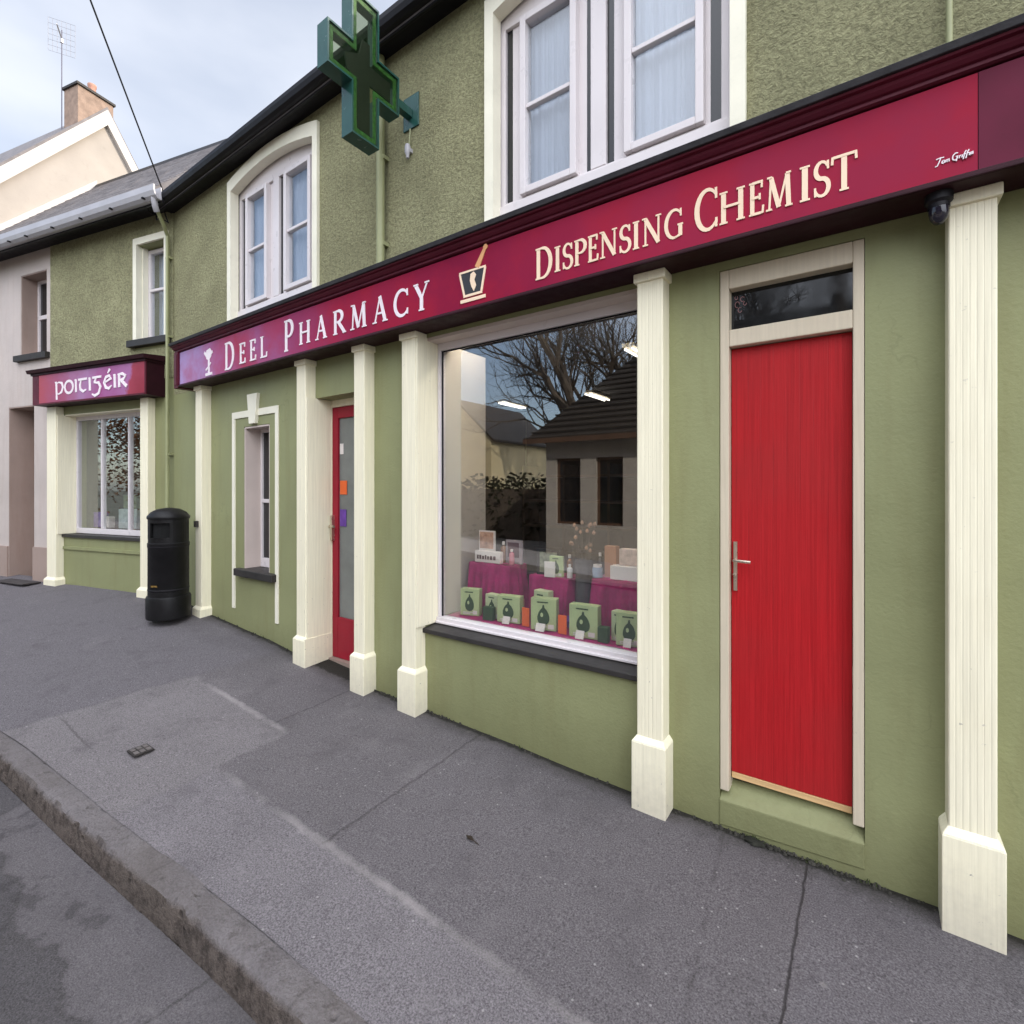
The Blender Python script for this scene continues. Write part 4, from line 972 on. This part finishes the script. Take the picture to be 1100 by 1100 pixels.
# ------------------------------------------------------------------ the small green shop next door (frame LF: x runs along its front, negative = further away)
T = thing('corner_shop', 'smaller green shop house next door with cream pilasters and a slate roof', 'building', (-1.4, 0, .39), LF)
HW = (-2.335, -.50, 1.10, 2.84); UW = (-.70, -.15, 3.72, 5.0)
wall(MB(), -2.66, .0, -.2, 5.40, [HW, UW], 0, .28).build('wall', m_green, T)
q = MB(); ring(q, -2.66, 0, 2.96, 5.38, .001, -.004, -.002)
wall(MB(), -2.655, -.0, 3.2, 5.385, [(-.76, -.09, 3.6, 5.08)], -.012, -.001).build('upper_render', m_rough, T)
q = MB(); q.box(-2.66, -2.40, .28, 3.6, -.2, 5.3); q.box(-.25, .1, .28, 3.6, -.2, 5.3); q.box(-2.4, -.25, 3.4, 3.6, -.2, 5.3); q.build('inner_wall', M('grey_inner_wall', (.045, .045, .05), .8, .1), T)
MB().box(-2.4, -.25, .28, 3.4, 2.95, 3.1).build('ceiling', m_intc, T)
MB().box(-2.4, -.25, .28, 3.4, .2, .4).build('floor', m_shelf, T)
q = MB()
for zz in (.9, 1.35, 1.8, 2.25, 2.65): q.box(-2.35, -.3, 2.4, 2.9, zz, zz + .04)
for xx in (-2.3, -1.6, -.9, -.3): q.box(xx, xx + .04, 2.38, 2.9, .4, 2.75)
q.box(-2.35, -.3, 2.9, 2.95, .4, 2.8)
q.build('shelving', m_shelf, T)
for a, b, lead in ((-2.56, -2.34, True), (-.505, -.355, False)):
    q = MB(); q.box(a, b, -.10, .0, .3, 2.95); p = q.build('pilaster', m_cream, T, bevel=.006)
    q = MB(); q.box(a - .03, b + .03, -.125, .0, .25, .46); q.hexa([(a - .03, -.125, .46), (b + .03, -.125, .46), (a - .03, 0, .46), (b + .03, 0, .46), (a, -.1, .5), (b, -.1, .5), (a, 0, .5), (b, 0, .5)]); q.build('plinth', m_cream, p)
f = MB(); ring(f, -2.33, -.505, 1.12, 2.83, .035, .14, .20, .06, .075); f.box(-1.745, -1.715, .14, .20, 1.195, 2.77); f.box(-1.145, -1.115, .14, .20, 1.195, 2.77)
w = f.build('window', m_white, T, bevel=.004)
for a, b in ((-2.295, -1.745), (-1.715, -1.145), (-1.115, -.54)): MB().box(a, b, .165, .17, 1.195, 2.77).build('pane', m_glass, w)
q = MB(); q.box(-2.334, -2.318, -.09, .14, 1.12, 2.83); q.box(-2.318, -.505, .0, .14, 2.826, 2.84); q.build('reveal_lining', m_cream, w)
q = MB(); q.box(-2.35, -.51, -.03, .14, 1.075, 1.115); q.build('sill', m_sill, w)
q = MB(); q.box(-2.33, -.51, -.022, .0, .90, .94); q.build('stall_riser_ledge', m_green, T)
f = MB(); ring(f, -.695, -.155, 3.76, 4.985, .05, .12, .18, .05, .06); f.box(-.645, -.205, .115, .165, 4.42, 4.455)
w = f.build('window', m_white, T, bevel=.004)
MB().box(-.65, -.2, .145, .15, 3.81, 4.94).build('pane', m_glass2, w)
s = MB(); ring(s, -.765, -.085, 3.72, 5.09, .068, -.03, .05, .085, 0); s.build('surround', m_creamw, w)
s = MB(); s.box(-.699, -.683, .05, .118, 3.73, 5.0); s.build('reveal_lining', m_creamw, w)
MB().box(-.83, -.03, -.075, .13, 3.645, 3.735).build('sill', m_sill, w, bevel=.006)
c = MB(); v = []
for i in range(31):
    k = i / 30; v += [(-.66 + .47 * k, .25 + .02 * math.sin(k * 30), 3.7), (-.66 + .47 * k, .25 + .02 * math.sin(k * 30), 5.0)]
c.add(v, [(2 * i, 2 * i + 2, 2 * i + 3, 2 * i + 1) for i in range(30)]); c.build('curtain', m_curt, w, smooth=True)
def slope_roof(x0, x1, name, par, xr=None):
    q = MB(); e, rz_, rb = (-.30, 5.40), 7.75, 1.87
    q.hexa([(x0, -.30, 5.34), (x1, -.30, 5.34), (x0, rb, 7.66), (xr or x1, rb, 7.66), (x0, -.30, 5.43), (x1, -.30, 5.43), (x0, rb, 7.75), (xr or x1, rb, 7.75)])
    q.hexa([(x0, rb, 7.66), (xr or x1, rb, 7.66), (x0, 3.9, 5.3), (x1, 3.9, 5.3), (x0, rb, 7.75), (xr or x1, rb, 7.75), (x0, 3.9, 5.4), (x1, 3.9, 5.4)])
    o = q.build(name, m_slate, par)
    r_ = MB(); n = 20       # slate courses
    for k in range(n):
        a = k / n; y0, z0 = -.30 + 2.17 * a, 5.432 + 2.32 * a; y1, z1 = -.30 + 2.17 * (a + .052), 5.432 + 2.32 * (a + .052)
        nx = max(1, int((x1 - x0) / .24)); off = (k % 2) * .12; rr = random.Random(k)
        xx = x0 - (.12 if off else 0)
        while xx < x1 - .02:
            xa, xb_ = max(xx, x0), min(xx + .236, x1); d = rr.uniform(.0, .006)
            if xb_ > xa + .02: r_.hexa([(xa, y0, z0 + .002), (xb_, y0, z0 + .002), (xa, y1, z1), (xb_, y1, z1), (xa, y0, z0 + .014 + d), (xb_, y0, z0 + .014 + d), (xa, y1, z1 + .004), (xb_, y1, z1 + .004)])
            xx += .24
    r_.build('slates', m_slate, o)
    r_ = MB(); r_.hexa([(x0, rb - .09, 7.665), (xr or x1, rb - .09, 7.665), (x0, rb + .09, 7.665), (xr or x1, rb + .09, 7.665), (x0, rb - .03, 7.78), (xr or x1, rb - .03, 7.78), (x0, rb + .03, 7.78), (xr or x1, rb + .03, 7.78)]); r_.build('ridge', m_black, o)
    return o
def eave(x0, x1, par):
    q = MB(); q.box(x0, x1, -.28, .0, 5.335, 5.352); q.box(x0, x1, -.285, -.262, 5.25, 5.40); q.build('eaves_soffit', m_black, par)
    q = MB(); g = [(-.37, 5.42), (-.388, 5.42), (-.388, 5.35), (-.37, 5.30), (-.335, 5.27), (-.288, 5.27), (-.288, 5.42), (-.30, 5.42), (-.30, 5.29), (-.33, 5.288), (-.355, 5.31), (-.37, 5.355)]
    q.prism(g, x0, x1, 'x'); q.build('gutter', m_gut, par)
    q = MB(); xx = x0 + .2
    while xx < x1: q.box(xx, xx + .03, -.392, -.286, 5.285, 5.299); xx += .62
    q.build('gutter_bracket', m_black, par)
slope_roof(-2.70, .0, 'roof', T, xr=.44)
eave(-2.70, .20, T)
q = MB(); q.tube([(.12, -.33, 5.28), (.12, -.31, 5.20), (.03, -.15, 5.06), (-.035, -.06, 4.98), (-.04, -.06, .3)], .022, 12)
for zz in (4.7, 3.7, 2.2, 1.0): q.box(-.075, -.005, -.062, .0, zz, zz + .025)
dp = q.build('downpipe', m_pipe, T, smooth=True)
q = MB(); q.tube([(.12, -.33, 5.30), (.12, -.315, 5.20), (.10, -.28, 5.16)], .034, 12); q.build('gutter_outlet', m_gut, dp, smooth=True)

S2 = thing('fascia_sign', 'short maroon shop sign with white Gaelic lettering reading POITIGEIR', 'sign', (-1.4, -.1, 2.95), LF)
MB().box(-2.445, -.19, -.245, -.235, 2.975, 3.37).build('panel', m_art2, S2)
q = MB(); q.box(-2.60, -.165, -.234, -.003, 2.955, 3.39); q.build('sign_box', m_maroond, S2)
q = MB(); q.box(-2.60, -2.447, -.246, -.2345, 2.955, 3.39); q.box(-.188, -.165, -.246, -.2345, 2.955, 3.39); q.box(-2.447, -.188, -.25, -.2345, 2.953, 2.974)
q.build('frame', m_maroon, S2)
q = MB(); q.hexa([(-2.66, -.285, 3.40), (-.13, -.285, 3.40), (-2.66, -.003, 3.40), (-.13, -.003, 3.40), (-2.66, -.30, 3.445), (-.13, -.30, 3.445), (-2.66, -.003, 3.48), (-.13, -.003, 3.48)]); q.box(-2.62, -.15, -.26, -.003, 3.371, 3.399)
q.build('cornice', m_maroond, S2)
q = MB(); G_ = []
def st(pts, w): G_.append((pts, w))
T0, T1 = .16, .07
# p o i t i g é i r in half-uncial shapes (unit x-height 1)
st([(.12, 1.0), (.16, -.45)], [T0, T0]); st([(.0, 1.0), (.14, 1.03)], [T1, T1]); st([(.14, .88), (.35, 1.0), (.62, .9), (.72, .55), (.6, .15), (.35, .0), (.18, .06)], [T1, T1, T0, T0, T0, T1, T1])
st([(1.25 + a, b) for a, b in arc(0, .5, .36, .5, 60, 420, 18)], [T0 * .9] * 19)
st([(1.86, 1.0), (1.88, .0)], [T0, T0]); st([(1.76, 1.0), (1.9, 1.02)], [T1, T1])
st([(2.75, .12), (2.5, .0), (2.25, .2), (2.22, .55), (2.32, .95)], [T1, T0, T0, T0, T1]); st([(2.08, .98), (2.82, 1.0)], [T0 * .8, T0 * .8])
st([(3.05, 1.0), (3.07, .0)], [T0, T0]); st([(2.95, 1.0), (3.1, 1.02)], [T1, T1])
st([(3.28, 1.0), (4.0, 1.02)], [T0 * .8, T0 * .8]); st([(3.6, .98), (3.45, .6)], [T1, T0]); st([(3.42, .6), (3.8, .55), (3.95, .2), (3.8, -.3), (3.5, -.45), (3.25, -.3)], [T1, T0, T0, T0, T0, T1])
st([(4.85, .2), (4.65, .0), (4.38, .1), (4.25, .5), (4.4, .92), (4.65, 1.0), (4.8, .78), (4.3, .48)], [T1, T0, T0, T0, T0, T0, T0, T1]); st([(4.55, 1.2), (4.72, 1.5)], [T1, T0])
st([(5.1, 1.0), (5.12, .0)], [T0, T0]); st([(5.0, 1.0), (5.15, 1.02)], [T1, T1])
st([(5.45, 1.0), (5.47, .0)], [T0, T0]); st([(5.35, 1.0), (5.7, 1.02), (5.95, .85), (5.8, .6), (5.5, .52)], [T1, T0, T0, T0, T1]); st([(5.6, .55), (6.05, .0)], [T0, T0])
for k, (pts, ws) in enumerate(G_):
    ribbon(q, [(-2.06 + a * .255, 3.075 + b * .165) for a, b in pts], [w_ * .24 for w_ in ws], -.2455, .003 + .0004 * k)
q.build('lettering', m_lwhite, S2)
# stock behind that window
def stock(x0, x1, z0, z1, y, m, lb, d=.08):
    MB().box(x0, x1, y, y + d, z0, z1).build('stock_box', m, frame=LF, base=((x0 + x1) / 2, y, z0), bevel=.004, label=lb, cat='box', group='boxes in the window of the small shop')
MB().box(-2.33, -.52, .21, .75, 1.10, 1.19).build('window_bed', m_shelf, T)
stock(-2.24, -2.02, 1.195, 1.42, .32, m_purple, 'purple box at the far end of the small shop window')
stock(-1.98, -1.80, 1.195, 1.36, .28, m_paper, 'low white box beside the purple one in the small shop window')
stock(-1.62, -1.22, 1.195, 1.48, .30, M('teal_pale_box', (.36, .43, .42), .5, .25, 14), 'wide pale blue box in the middle pane of the small shop')
stock(-1.56, -1.28, 1.485, 1.68, .33, M('green_box', (.12, .16, .09), .5, .4, 20), 'dark green box on top of the wide pale blue box')
stock(-1.08, -.86, 1.195, 1.45, .30, M('rose_box', (.40, .22, .25), .5, .3, 18), 'rose coloured box in the near pane of the small shop')
t = thing('pendant_lamp', 'warm lit lamp hanging inside the small shop', 'lamp', (-1.35, 1.3, 2.95), LF)
q = MB(); q.tube([(-1.35, 1.3, 2.95), (-1.35, 1.3, 2.36)], .008, 6); q.build('cord', m_black, t)
q = MB(); q.lathe([(.03, .12), (.14, .0), (.145, .0), (.035, .125)], (-1.35, 1.3, 2.24), 16); q.build('shade', M('brass_shade', (.5, .3, .1), .3, metal=.8), t, smooth=True)
q = MB(); q.lathe([(0, -.05), (.04, -.035), (.05, 0), (.03, .05), (0, .06)], (-1.35, 1.3, 2.27), 12); q.build('bulb', emis('warm_bulb', (1., .62, .28), 12), t, smooth=True)

# ------------------------------------------------------------------ pinkish terraced house
H = thing('terraced_house', 'pinkish rendered terraced house at the left edge of the street', 'building', (-3.8, 0, .4), LF)
wall(MB(), -5.0, -2.662, -.2, 5.40, [(-3.75, -3.07, .2, 3.03), (-3.42, -2.75, 3.79, 5.02)], -.008, .3).build('wall', m_pinkh, H)
MB().box(-5.0, -3.752, -.03, -.008, -.1, .88).build('plinth', m_brownp, H); MB().box(-3.068, -2.64, -.03, -.008, -.1, .90).build('plinth', m_brownp, H)
q = MB(); q.box(-3.749, -3.071, .302, .36, .3, 3.03); q.build('door', m_brownp, H)
q = MB(); q.box(-3.7485, -3.735, -.007, .30, .3, 3.028); q.box(-3.735, -3.072, -.007, .30, 3.012, 3.028); q.build('door_reveal', m_brownp, H)
f = MB(); ring(f, -3.418, -2.752, 3.80, 5.018, .06, .19, .25); f.box(-3.358, -2.812, .185, .235, 4.40, 4.46)
w = f.build('window', m_white, H); MB().box(-3.36, -2.81, .21, .215, 3.85, 4.97).build('pane', m_dglass, w)
q = MB(); q.box(-3.4185, -3.405, -.0, .19, 3.80, 5.018); q.box(-3.405, -2.752, .0, .19, 5.005, 5.018); q.build('reveal_lining', m_brownp, w)
MB().box(-3.50, -2.67, -.07, .18, 3.70, 3.788).build('sill', m_steel, w)
q = MB(); q.box(-5.0, -4.8, .3, 3.6, -.2, 5.3); q.box(-4.8, -2.7, 3.4, 3.6, -.2, 5.3); q.build('inner_wall', m_dark, H)
slope_roof(-4.98, -2.702, 'roof', H)
eave(-4.98, -2.702, H)
t = MB(); t.box(-3.45, -2.7, -.32, -.10, .40, .415); t.build('door_mat', M('dark_mat', (.05, .043, .042), .9, .3, 30), frame=LF, base=(-3.1, -.2, .4), label='dark mat on the pavement beside the pink house doorway', cat='mat')

# ------------------------------------------------------------------ tall gabled house beyond
Gh = thing('gable_house', 'tall peach house with a sunlit gable and a chimney beyond the slate roof', 'building', (-8, 1.8, .5), LF)
gx = -5.005; ap = (2.05, 9.36); fr = (-.30, 6.45); bk = (3.9, 6.6)
q = MB(); q.prism([(.0, -.2), (.0, 6.70), (ap[0], ap[1] - .06), (3.9, 6.50), (3.9, -.2)], gx - 7, gx, 'x'); q.build('wall', m_peach, Gh)
q = MB()
q.hexa([(gx - 7, -.3, 6.36), (gx + .06, -.3, 6.36), (gx - 7, 2.05, 9.36), (gx + .06, 2.05, 9.36), (gx - 7, -.3, 6.46), (gx + .06, -.3, 6.46), (gx - 7, 2.05, 9.47), (gx + .06, 2.05, 9.47)])
q.hexa([(gx - 7, 2.05, 9.36), (gx + .06, 2.05, 9.36), (gx - 7, 4.2, 6.1), (gx + .06, 4.2, 6.1), (gx - 7, 2.05, 9.47), (gx + .06, 2.05, 9.47), (gx - 7, 4.2, 6.2), (gx + .06, 4.2, 6.2)])
rf = q.build('roof', m_slate, Gh)
q = MB()
q.hexa([(gx + .001, -.3, 6.12), (gx + .075, -.3, 6.12), (gx + .001, 2.05, 9.10), (gx + .075, 2.05, 9.10), (gx + .001, -.3, 6.40), (gx + .075, -.3, 6.40), (gx + .001, 2.05, 9.41), (gx + .075, 2.05, 9.41)])
q.hexa([(gx + .001, 2.052, 9.10), (gx + .075, 2.052, 9.10), (gx + .001, 4.2, 5.9), (gx + .075, 4.2, 5.9), (gx + .001, 2.052, 9.41), (gx + .075, 2.052, 9.41), (gx + .001, 4.2, 6.15), (gx + .075, 4.2, 6.15)])
q.build('verge', m_whiter, Gh)
q = MB()     # weathered white flashing where the lower slate roof runs into the gable
q.hexa([(gx + .002, -.2, 5.50), (gx + .07, -.2, 5.50), (gx + .002, 1.86, 7.72), (gx + .07, 1.86, 7.72), (gx + .002, -.2, 5.66), (gx + .07, -.2, 5.66), (gx + .002, 1.86, 7.88), (gx + .07, 1.86, 7.88)])
q.build('flashing', m_whiter, Gh)
q = MB(); q.prism([(1.56, 8.84), (2.05, 9.47), (2.18, 9.27), (2.18, 9.58), (1.56, 9.58)], gx - .42, gx + .02, 'x'); ch = q.build('chimney', m_brick, rf)
q = MB(); q.box(gx - .45, gx + .05, 1.53, 2.21, 9.58, 9.625); q.build('chimney_cap', m_steel, ch)
q = MB(); q.lathe([(0, 0), (.07, 0), (.062, .2), (.075, .22), (.075, .26), (.05, .26), (.05, .03), (0, .03)], (gx - .2, 1.92, 9.626), 14); q.build('chimney_pot', m_pot, ch, smooth=True)
t = thing('tv_aerial', 'grid television aerial on a thin mast above the brick chimney', 'aerial', (gx - .4, 1.60, 9.2), LF)
q = MB(); q.tube([(gx - .44, 1.53, 8.7), (gx - .44, 1.53, 10.75)], .009, 6); q.build('mast', m_alu, t)
q = MB()
for i in range(7):
    u = -.26 + .52 * i / 6
    q.tube([(gx - .44 + u * .5, 1.53 + u * .6, 10.28), (gx - .44 + u * .5, 1.53 + u * .6, 10.92)], .0022, 4); q.tube([(gx - .44 - .13, 1.53 - .156, 10.28 + .64 * i / 6), (gx - .44 + .13, 1.53 + .156, 10.28 + .64 * i / 6)], .0022, 4)
q.build('grid', m_alu, t)
q = MB(); q.box(gx - .46, gx - .42, 1.51, 1.55, 10.50, 10.58); q.tube([(gx - .44, 1.53, 10.58), (gx - .2, 1.33, 10.62)], .012, 6); q.build('antenna_head', m_gut, t)

# overhead service wire from the corner up towards a pole across the street
A_, Bp = Vector((-7.25, -.10, 5.42)), Vector((-.4, -6.35, 12.2))
pts = [A_.lerp(Bp, k / 24) - Vector((0, 0, .30 * math.sin(PI * k / 24))) for k in range(25)]
q = MB(); q.tube(pts, .009, 6); q.build('overhead_wire', m_cable, base=A_, label='black overhead wire rising from the eaves corner into the sky', cat='wire')
t = thing('wire_junction', 'tangle of black cable at the corner where the two eaves meet', 'cable junction', (-7.28, -.12, 5.2))
q = MB(); r_ = random.Random(11)
for k in range(5):
    p = Vector((-7.28, -.12, 5.42)); pp = [p]
    for j in range(7): p = p + Vector((r_.uniform(-.08, .08), r_.uniform(-.04, .03), r_.uniform(-.10, .05))); pp.append(p)
    q.tube(pp, .008, 5)
q.build('cable', m_cable, t)
q = MB(); q.box(-7.33, -7.22, -.19, -.08, 5.30, 5.44); q.build('box', m_black, t, bevel=.01)

q = MB(); q.tube([(-.4, -6.4, -.1), (-.4, -6.4, 12.5)], [.13, .09], 12); q.build('telegraph_pole', m_bark, base=(-.4, -6.4, -.1), label='tall wooden telegraph pole on the opposite footpath', cat='pole')

# ------------------------------------------------------------------ across the street (seen mirrored in the glass)
t = thing('bungalow', 'low bungalow with a dark hipped roof across the street, mirrored in the shop window', 'building', (-2, -10, -.1))
hs = [(-6.75 + i * 1.15, -6.75 + i * 1.15 + .72, .85, 2.55) for i in range(9)]
w_ = MB(); wall(w_, -7.05, 5, -.3, 3.0, hs, -8.7, -8.45); w_.box(-7.05, 5, -13.2, -13.0, -.3, 3.0); w_.box(-7.05, -6.85, -13.0, -8.7, -.3, 3.0); w_.box(4.8, 5, -13.0, -8.7, -.3, 3.0); w_.build('wall', m_bung, t)
for a, b, c_, d in hs:
    f = MB(); ring(f, a + .002, b - .002, c_ + .002, d - .002, .06, -8.60, -8.54); o = f.build('window', m_brownw, t); MB().box(a + .05, b - .05, -8.58, -8.572, c_ + .05, d - .05).build('pane', m_dglass, o)
q = MB(); e0, e1, rg_ = 3.03, 3.12, 6.0
q.hexa([(-7.5, -13.6, e0), (5.4, -13.6, e0), (-7.5, -8.05, e0), (5.4, -8.05, e0), (-4.7, -10.9, rg_), (3.0, -10.9, rg_), (-4.7, -10.75, rg_), (3.0, -10.75, rg_)])
o = q.build('roof', m_tile, t)
q = MB()
for k in range(18):
    a = k / 18; y0 = -8.04 - 2.7 * a; z0 = 3.06 + 2.93 * a; xa = -7.5 + 2.8 * a; xb_ = 5.4 - 2.4 * a
    q.hexa([(xa, y0 - .02, z0), (xb_, y0 - .02, z0), (xa, y0 + .02, z0), (xb_, y0 + .02, z0), (xa, y0 - .02, z0 + .04), (xb_, y0 - .02, z0 + .04), (xa, y0 + .02, z0 + .035), (xb_, y0 + .02, z0 + .035)])
q.build('tile_course', m_tile, o)
q = MB(); q.box(-7.5, 5.4, -8.06, -8.0, 2.94, 3.06); q.build('fascia_board', m_brownw, t)
t = thing('cream_house', 'cream gabled house with a sunlit end across the street', 'building', (-16.5, -18, -.1))
q = MB(); q.prism([(-18.6, -.3), (-18.6, 4.1), (-16.5, 6.0), (-14.4, 4.1), (-14.4, -.3)], -21, -15.6, 'y'); q.build('wall', M('cream_gable', (.60, .50, .30), .8, .05), t)
q = MB(); q.hexa([(-14.2, -21.1, 3.93), (-14.2, -15.5, 3.93), (-16.5, -21.1, 6.0), (-16.5, -15.5, 6.0), (-14.2, -21.1, 4.05), (-14.2, -15.5, 4.05), (-16.5, -21.1, 6.13), (-16.5, -15.5, 6.13)])
q.hexa([(-16.5, -21.1, 6.0), (-16.5, -15.5, 6.0), (-18.8, -21.1, 3.93), (-18.8, -15.5, 3.93), (-16.5, -21.1, 6.13), (-16.5, -15.5, 6.13), (-18.8, -21.1, 4.05), (-18.8, -15.5, 4.05)]); q.build('roof', m_tile, t)
t = thing('hedge', 'dark clipped hedge across the street, left of the bungalow', 'hedge', (-10.5, -12.2, -.1)); q = MB(); r_ = random.Random(21)
for k in range(2600):
    p = Vector((r_.uniform(-14.5, -7.6), r_.uniform(-12.8, -11.7), r_.uniform(-.1, 1) ** 1 * 2.1 + r_.uniform(-.15, .25)))
    a_ = Vector((r_.uniform(-1, 1), r_.uniform(-1, 1), r_.uniform(-1, 1))).normalized() * .11; b_ = a_.orthogonal().normalized() * .07
    q.add([p - a_, p - b_, p + a_, p + b_], [(0, 1, 2, 3)])
q.build('foliage', M('hedge_leaf', (.028, .036, .018), .8, .4, 4), t)
MB().box(-14.3, -7.8, -12.6, -11.9, -.2, 1.75).build('branches', m_bark, t)
def bare_tree(x, y, seed, h, label):
    t = thing('bare_tree', label, 'tree', (x, y, -.1)); r_ = random.Random(seed); tr, br = MB(), MB()
    def grow(p, d, l, rad, lev):
        n = 4; pts = [p]; dd = d.copy()
        for i in range(n):
            dd = (dd + Vector((r_.uniform(-.18, .18), r_.uniform(-.18, .18), r_.uniform(-.03, .14)))).normalized(); p = p + dd * l / n; pts.append(p)
        (tr if lev == 0 else br).tube(pts, [rad * (1 - .38 * i / n) for i in range(n + 1)], 7 if lev < 2 else 4)
        if lev >= 6: return
        for k in range(4 if lev < 2 else 3):
            i = n if k == 0 else r_.randint(2, n)
            a_ = r_.uniform(0, 2 * PI); o_ = dd.orthogonal().normalized(); o_ = Matrix.Rotation(a_, 3, dd) @ o_
            nd = (dd * r_.uniform(.6, 1) + o_ * r_.uniform(.35, .75)).normalized()
            grow(pts[i], nd, l * r_.uniform(.62, .82), rad * (.62 if k == 0 else .48), lev + 1)
    grow(Vector((x, y, -.1)), Vector((0, 0, 1)), h * .3, h * .026, 0)
    tr.build('trunk', m_bark, t); br.build('crown', m_bark, t)
bare_tree(-8.3, -13.6, 4, 12.5, 'bare winter tree behind the bungalow, left of its roof')
bare_tree(-5.6, -15.2, 9, 13.5, 'bare winter tree rising behind the bungalow roof')

bare_tree(-6.6, -17.5, 15, 14, 'tall bare winter tree furthest back behind the bungalow')
bare_tree(-10.2, -16.5, 22, 12, 'bare winter tree between the hedge and the cream house')
t = thing('leafy_tree', 'tree with russet autumn leaves across the street, mirrored in the small shop window', 'tree', (-17.5, -10.5, -.1))
q = MB(); q.tube([(-17.5, -10.5, -.2), (-17.45, -10.5, 1.2), (-17.6, -10.4, 2.6), (-17.5, -10.5, 4.4)], [.22, .18, .15, .08], 8)
r_ = random.Random(31); lf = MB()
for k in range(20):
    a_ = r_.uniform(0, 2 * PI); e_ = Vector((-17.5 + math.cos(a_) * r_.uniform(.8, 2.6), -10.5 + math.sin(a_) * r_.uniform(.8, 2.3), r_.uniform(1.2, 6.4))); q.tube([(-17.55, -10.45, r_.uniform(1.8, 3.6)), e_], [.06, .015], 5)
    for j in range(620):
        p = e_ + Vector((r_.gauss(0, .62), r_.gauss(0, .62), r_.gauss(0, .5))); u = Vector((r_.uniform(-1, 1), r_.uniform(-1, 1), r_.uniform(-1, 1))).normalized() * .065; v = u.orthogonal().normalized() * .04
        lf.add([p - u, p - v, p + u, p + v], [(0, 1, 2, 3)])
q.build('trunk', m_bark, t); lf.build('crown', M('russet_leaf', (.17, .075, .025), .7, .5, 3), t)

# ------------------------------------------------------------------ light, sky and camera
VEIL, SKY_BOOST = 5.4, 15.
EL, AZ = 30, (.80, .60)        # sun low behind the shops, from the right
sv = Vector((AZ[0] * math.cos(R(EL)), AZ[1] * math.cos(R(EL)), math.sin(R(EL))))
L_ = bpy.data.lights.new('sun', 'SUN'); L_.energy = 2.2; L_.angle = R(.5); L_.color = (1, .90, .76)
lo = bpy.data.objects.new('sun', L_); C.objects.link(lo); lo.rotation_euler = sv.to_track_quat('Z', 'Y').to_euler(); lo.location = (6, 6, 12)
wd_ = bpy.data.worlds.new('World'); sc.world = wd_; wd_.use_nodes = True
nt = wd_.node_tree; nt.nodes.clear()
nn = lambda k: nt.nodes.new('ShaderNode' + k)
sky = nn('TexSky'); sky.sky_type = 'NISHITA'; sky.sun_disc = False; sky.sun_elevation = R(EL); sky.sun_rotation = math.atan2(AZ[0], AZ[1])
sky.air_density = 1.0; sky.dust_density = 1.4; sky.ozone_density = 1.0
tc = nn('TexCoord'); mp = nn('Mapping'); mp.inputs['Scale'].default_value = (1, 1, 2.4); nt.links.new(tc.outputs['Generated'], mp.inputs[0])
ns = nn('TexNoise'); ns.inputs['Scale'].default_value = 1.6; ns.inputs['Detail'].default_value = 6; ns.inputs['Roughness'].default_value = .44; nt.links.new(mp.outputs[0], ns.inputs['Vector'])
def rngw(v, a, b, c, d):
    m_ = nn('MapRange'); m_.interpolation_type = 'SMOOTHSTEP'; nt.links.new(v, m_.inputs[0])
    for k, x_ in enumerate((a, b, c, d)): m_.inputs[k + 1].default_value = x_
    return m_.outputs[0]
# added unseen bright sky lobe, behind right, lights the shopfronts; thin veil elsewhere
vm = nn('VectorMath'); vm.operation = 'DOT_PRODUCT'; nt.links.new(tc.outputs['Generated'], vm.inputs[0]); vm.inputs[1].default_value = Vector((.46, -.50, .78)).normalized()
sky_boost = rngw(vm.outputs['Value'], .15, 1., 0, 1)
val = nn('Math'); val.operation = 'MULTIPLY_ADD'; nt.links.new(sky_boost, val.inputs[0]); val.inputs[1].default_value = SKY_BOOST; val.inputs[2].default_value = VEIL
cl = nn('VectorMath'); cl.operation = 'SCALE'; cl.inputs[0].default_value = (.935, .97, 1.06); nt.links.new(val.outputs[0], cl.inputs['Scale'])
sx = nn('SeparateXYZ'); nt.links.new(tc.outputs['Generated'], sx.inputs[0])
opn = rngw(sx.outputs[1], -.45, .05, .30, 1)          # clearer, bluer sky over the far side of the street
m1 = nn('Math'); m1.operation = 'MULTIPLY'; nt.links.new(rngw(ns.outputs[0], .30, .70, .36, .95), m1.inputs[0]); nt.links.new(opn, m1.inputs[1])
cov = nn('Math'); cov.operation = 'MAXIMUM'; nt.links.new(m1.outputs[0], cov.inputs[0]); nt.links.new(sky_boost, cov.inputs[1])
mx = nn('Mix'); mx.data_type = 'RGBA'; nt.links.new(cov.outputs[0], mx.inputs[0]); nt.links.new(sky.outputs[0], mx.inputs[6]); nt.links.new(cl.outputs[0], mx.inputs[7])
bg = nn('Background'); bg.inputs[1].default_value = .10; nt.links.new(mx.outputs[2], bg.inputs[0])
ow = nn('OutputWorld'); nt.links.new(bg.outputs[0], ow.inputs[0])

cam = bpy.data.cameras.new('camera'); co = bpy.data.objects.new('camera', cam); C.objects.link(co); sc.camera = co
co.location = (0, -2.8, 1.78); co.rotation_euler = (R(90), 0, math.atan2(.57735, .81650))
cam.sensor_width = 36
FILL = True        # the photograph without its blank border
if FILL: cam.lens = 36 * 296.985 / 600; cam.shift_y = -14 / 600
else: cam.lens = 36 * 296.985 / 1100; cam.shift_y = -14 / 1100
cam.clip_start = .05; cam.clip_end = 2000
sc.view_settings.view_transform = 'Standard'; sc.view_settings.look = 'None'; sc.view_settings.exposure = 1.1; sc.view_settings.gamma = 1
sc.render.engine = 'CYCLES'; sc.cycles.max_bounces = 8; sc.cycles.transparent_max_bounces = 16; sc.cycles.use_denoising = True
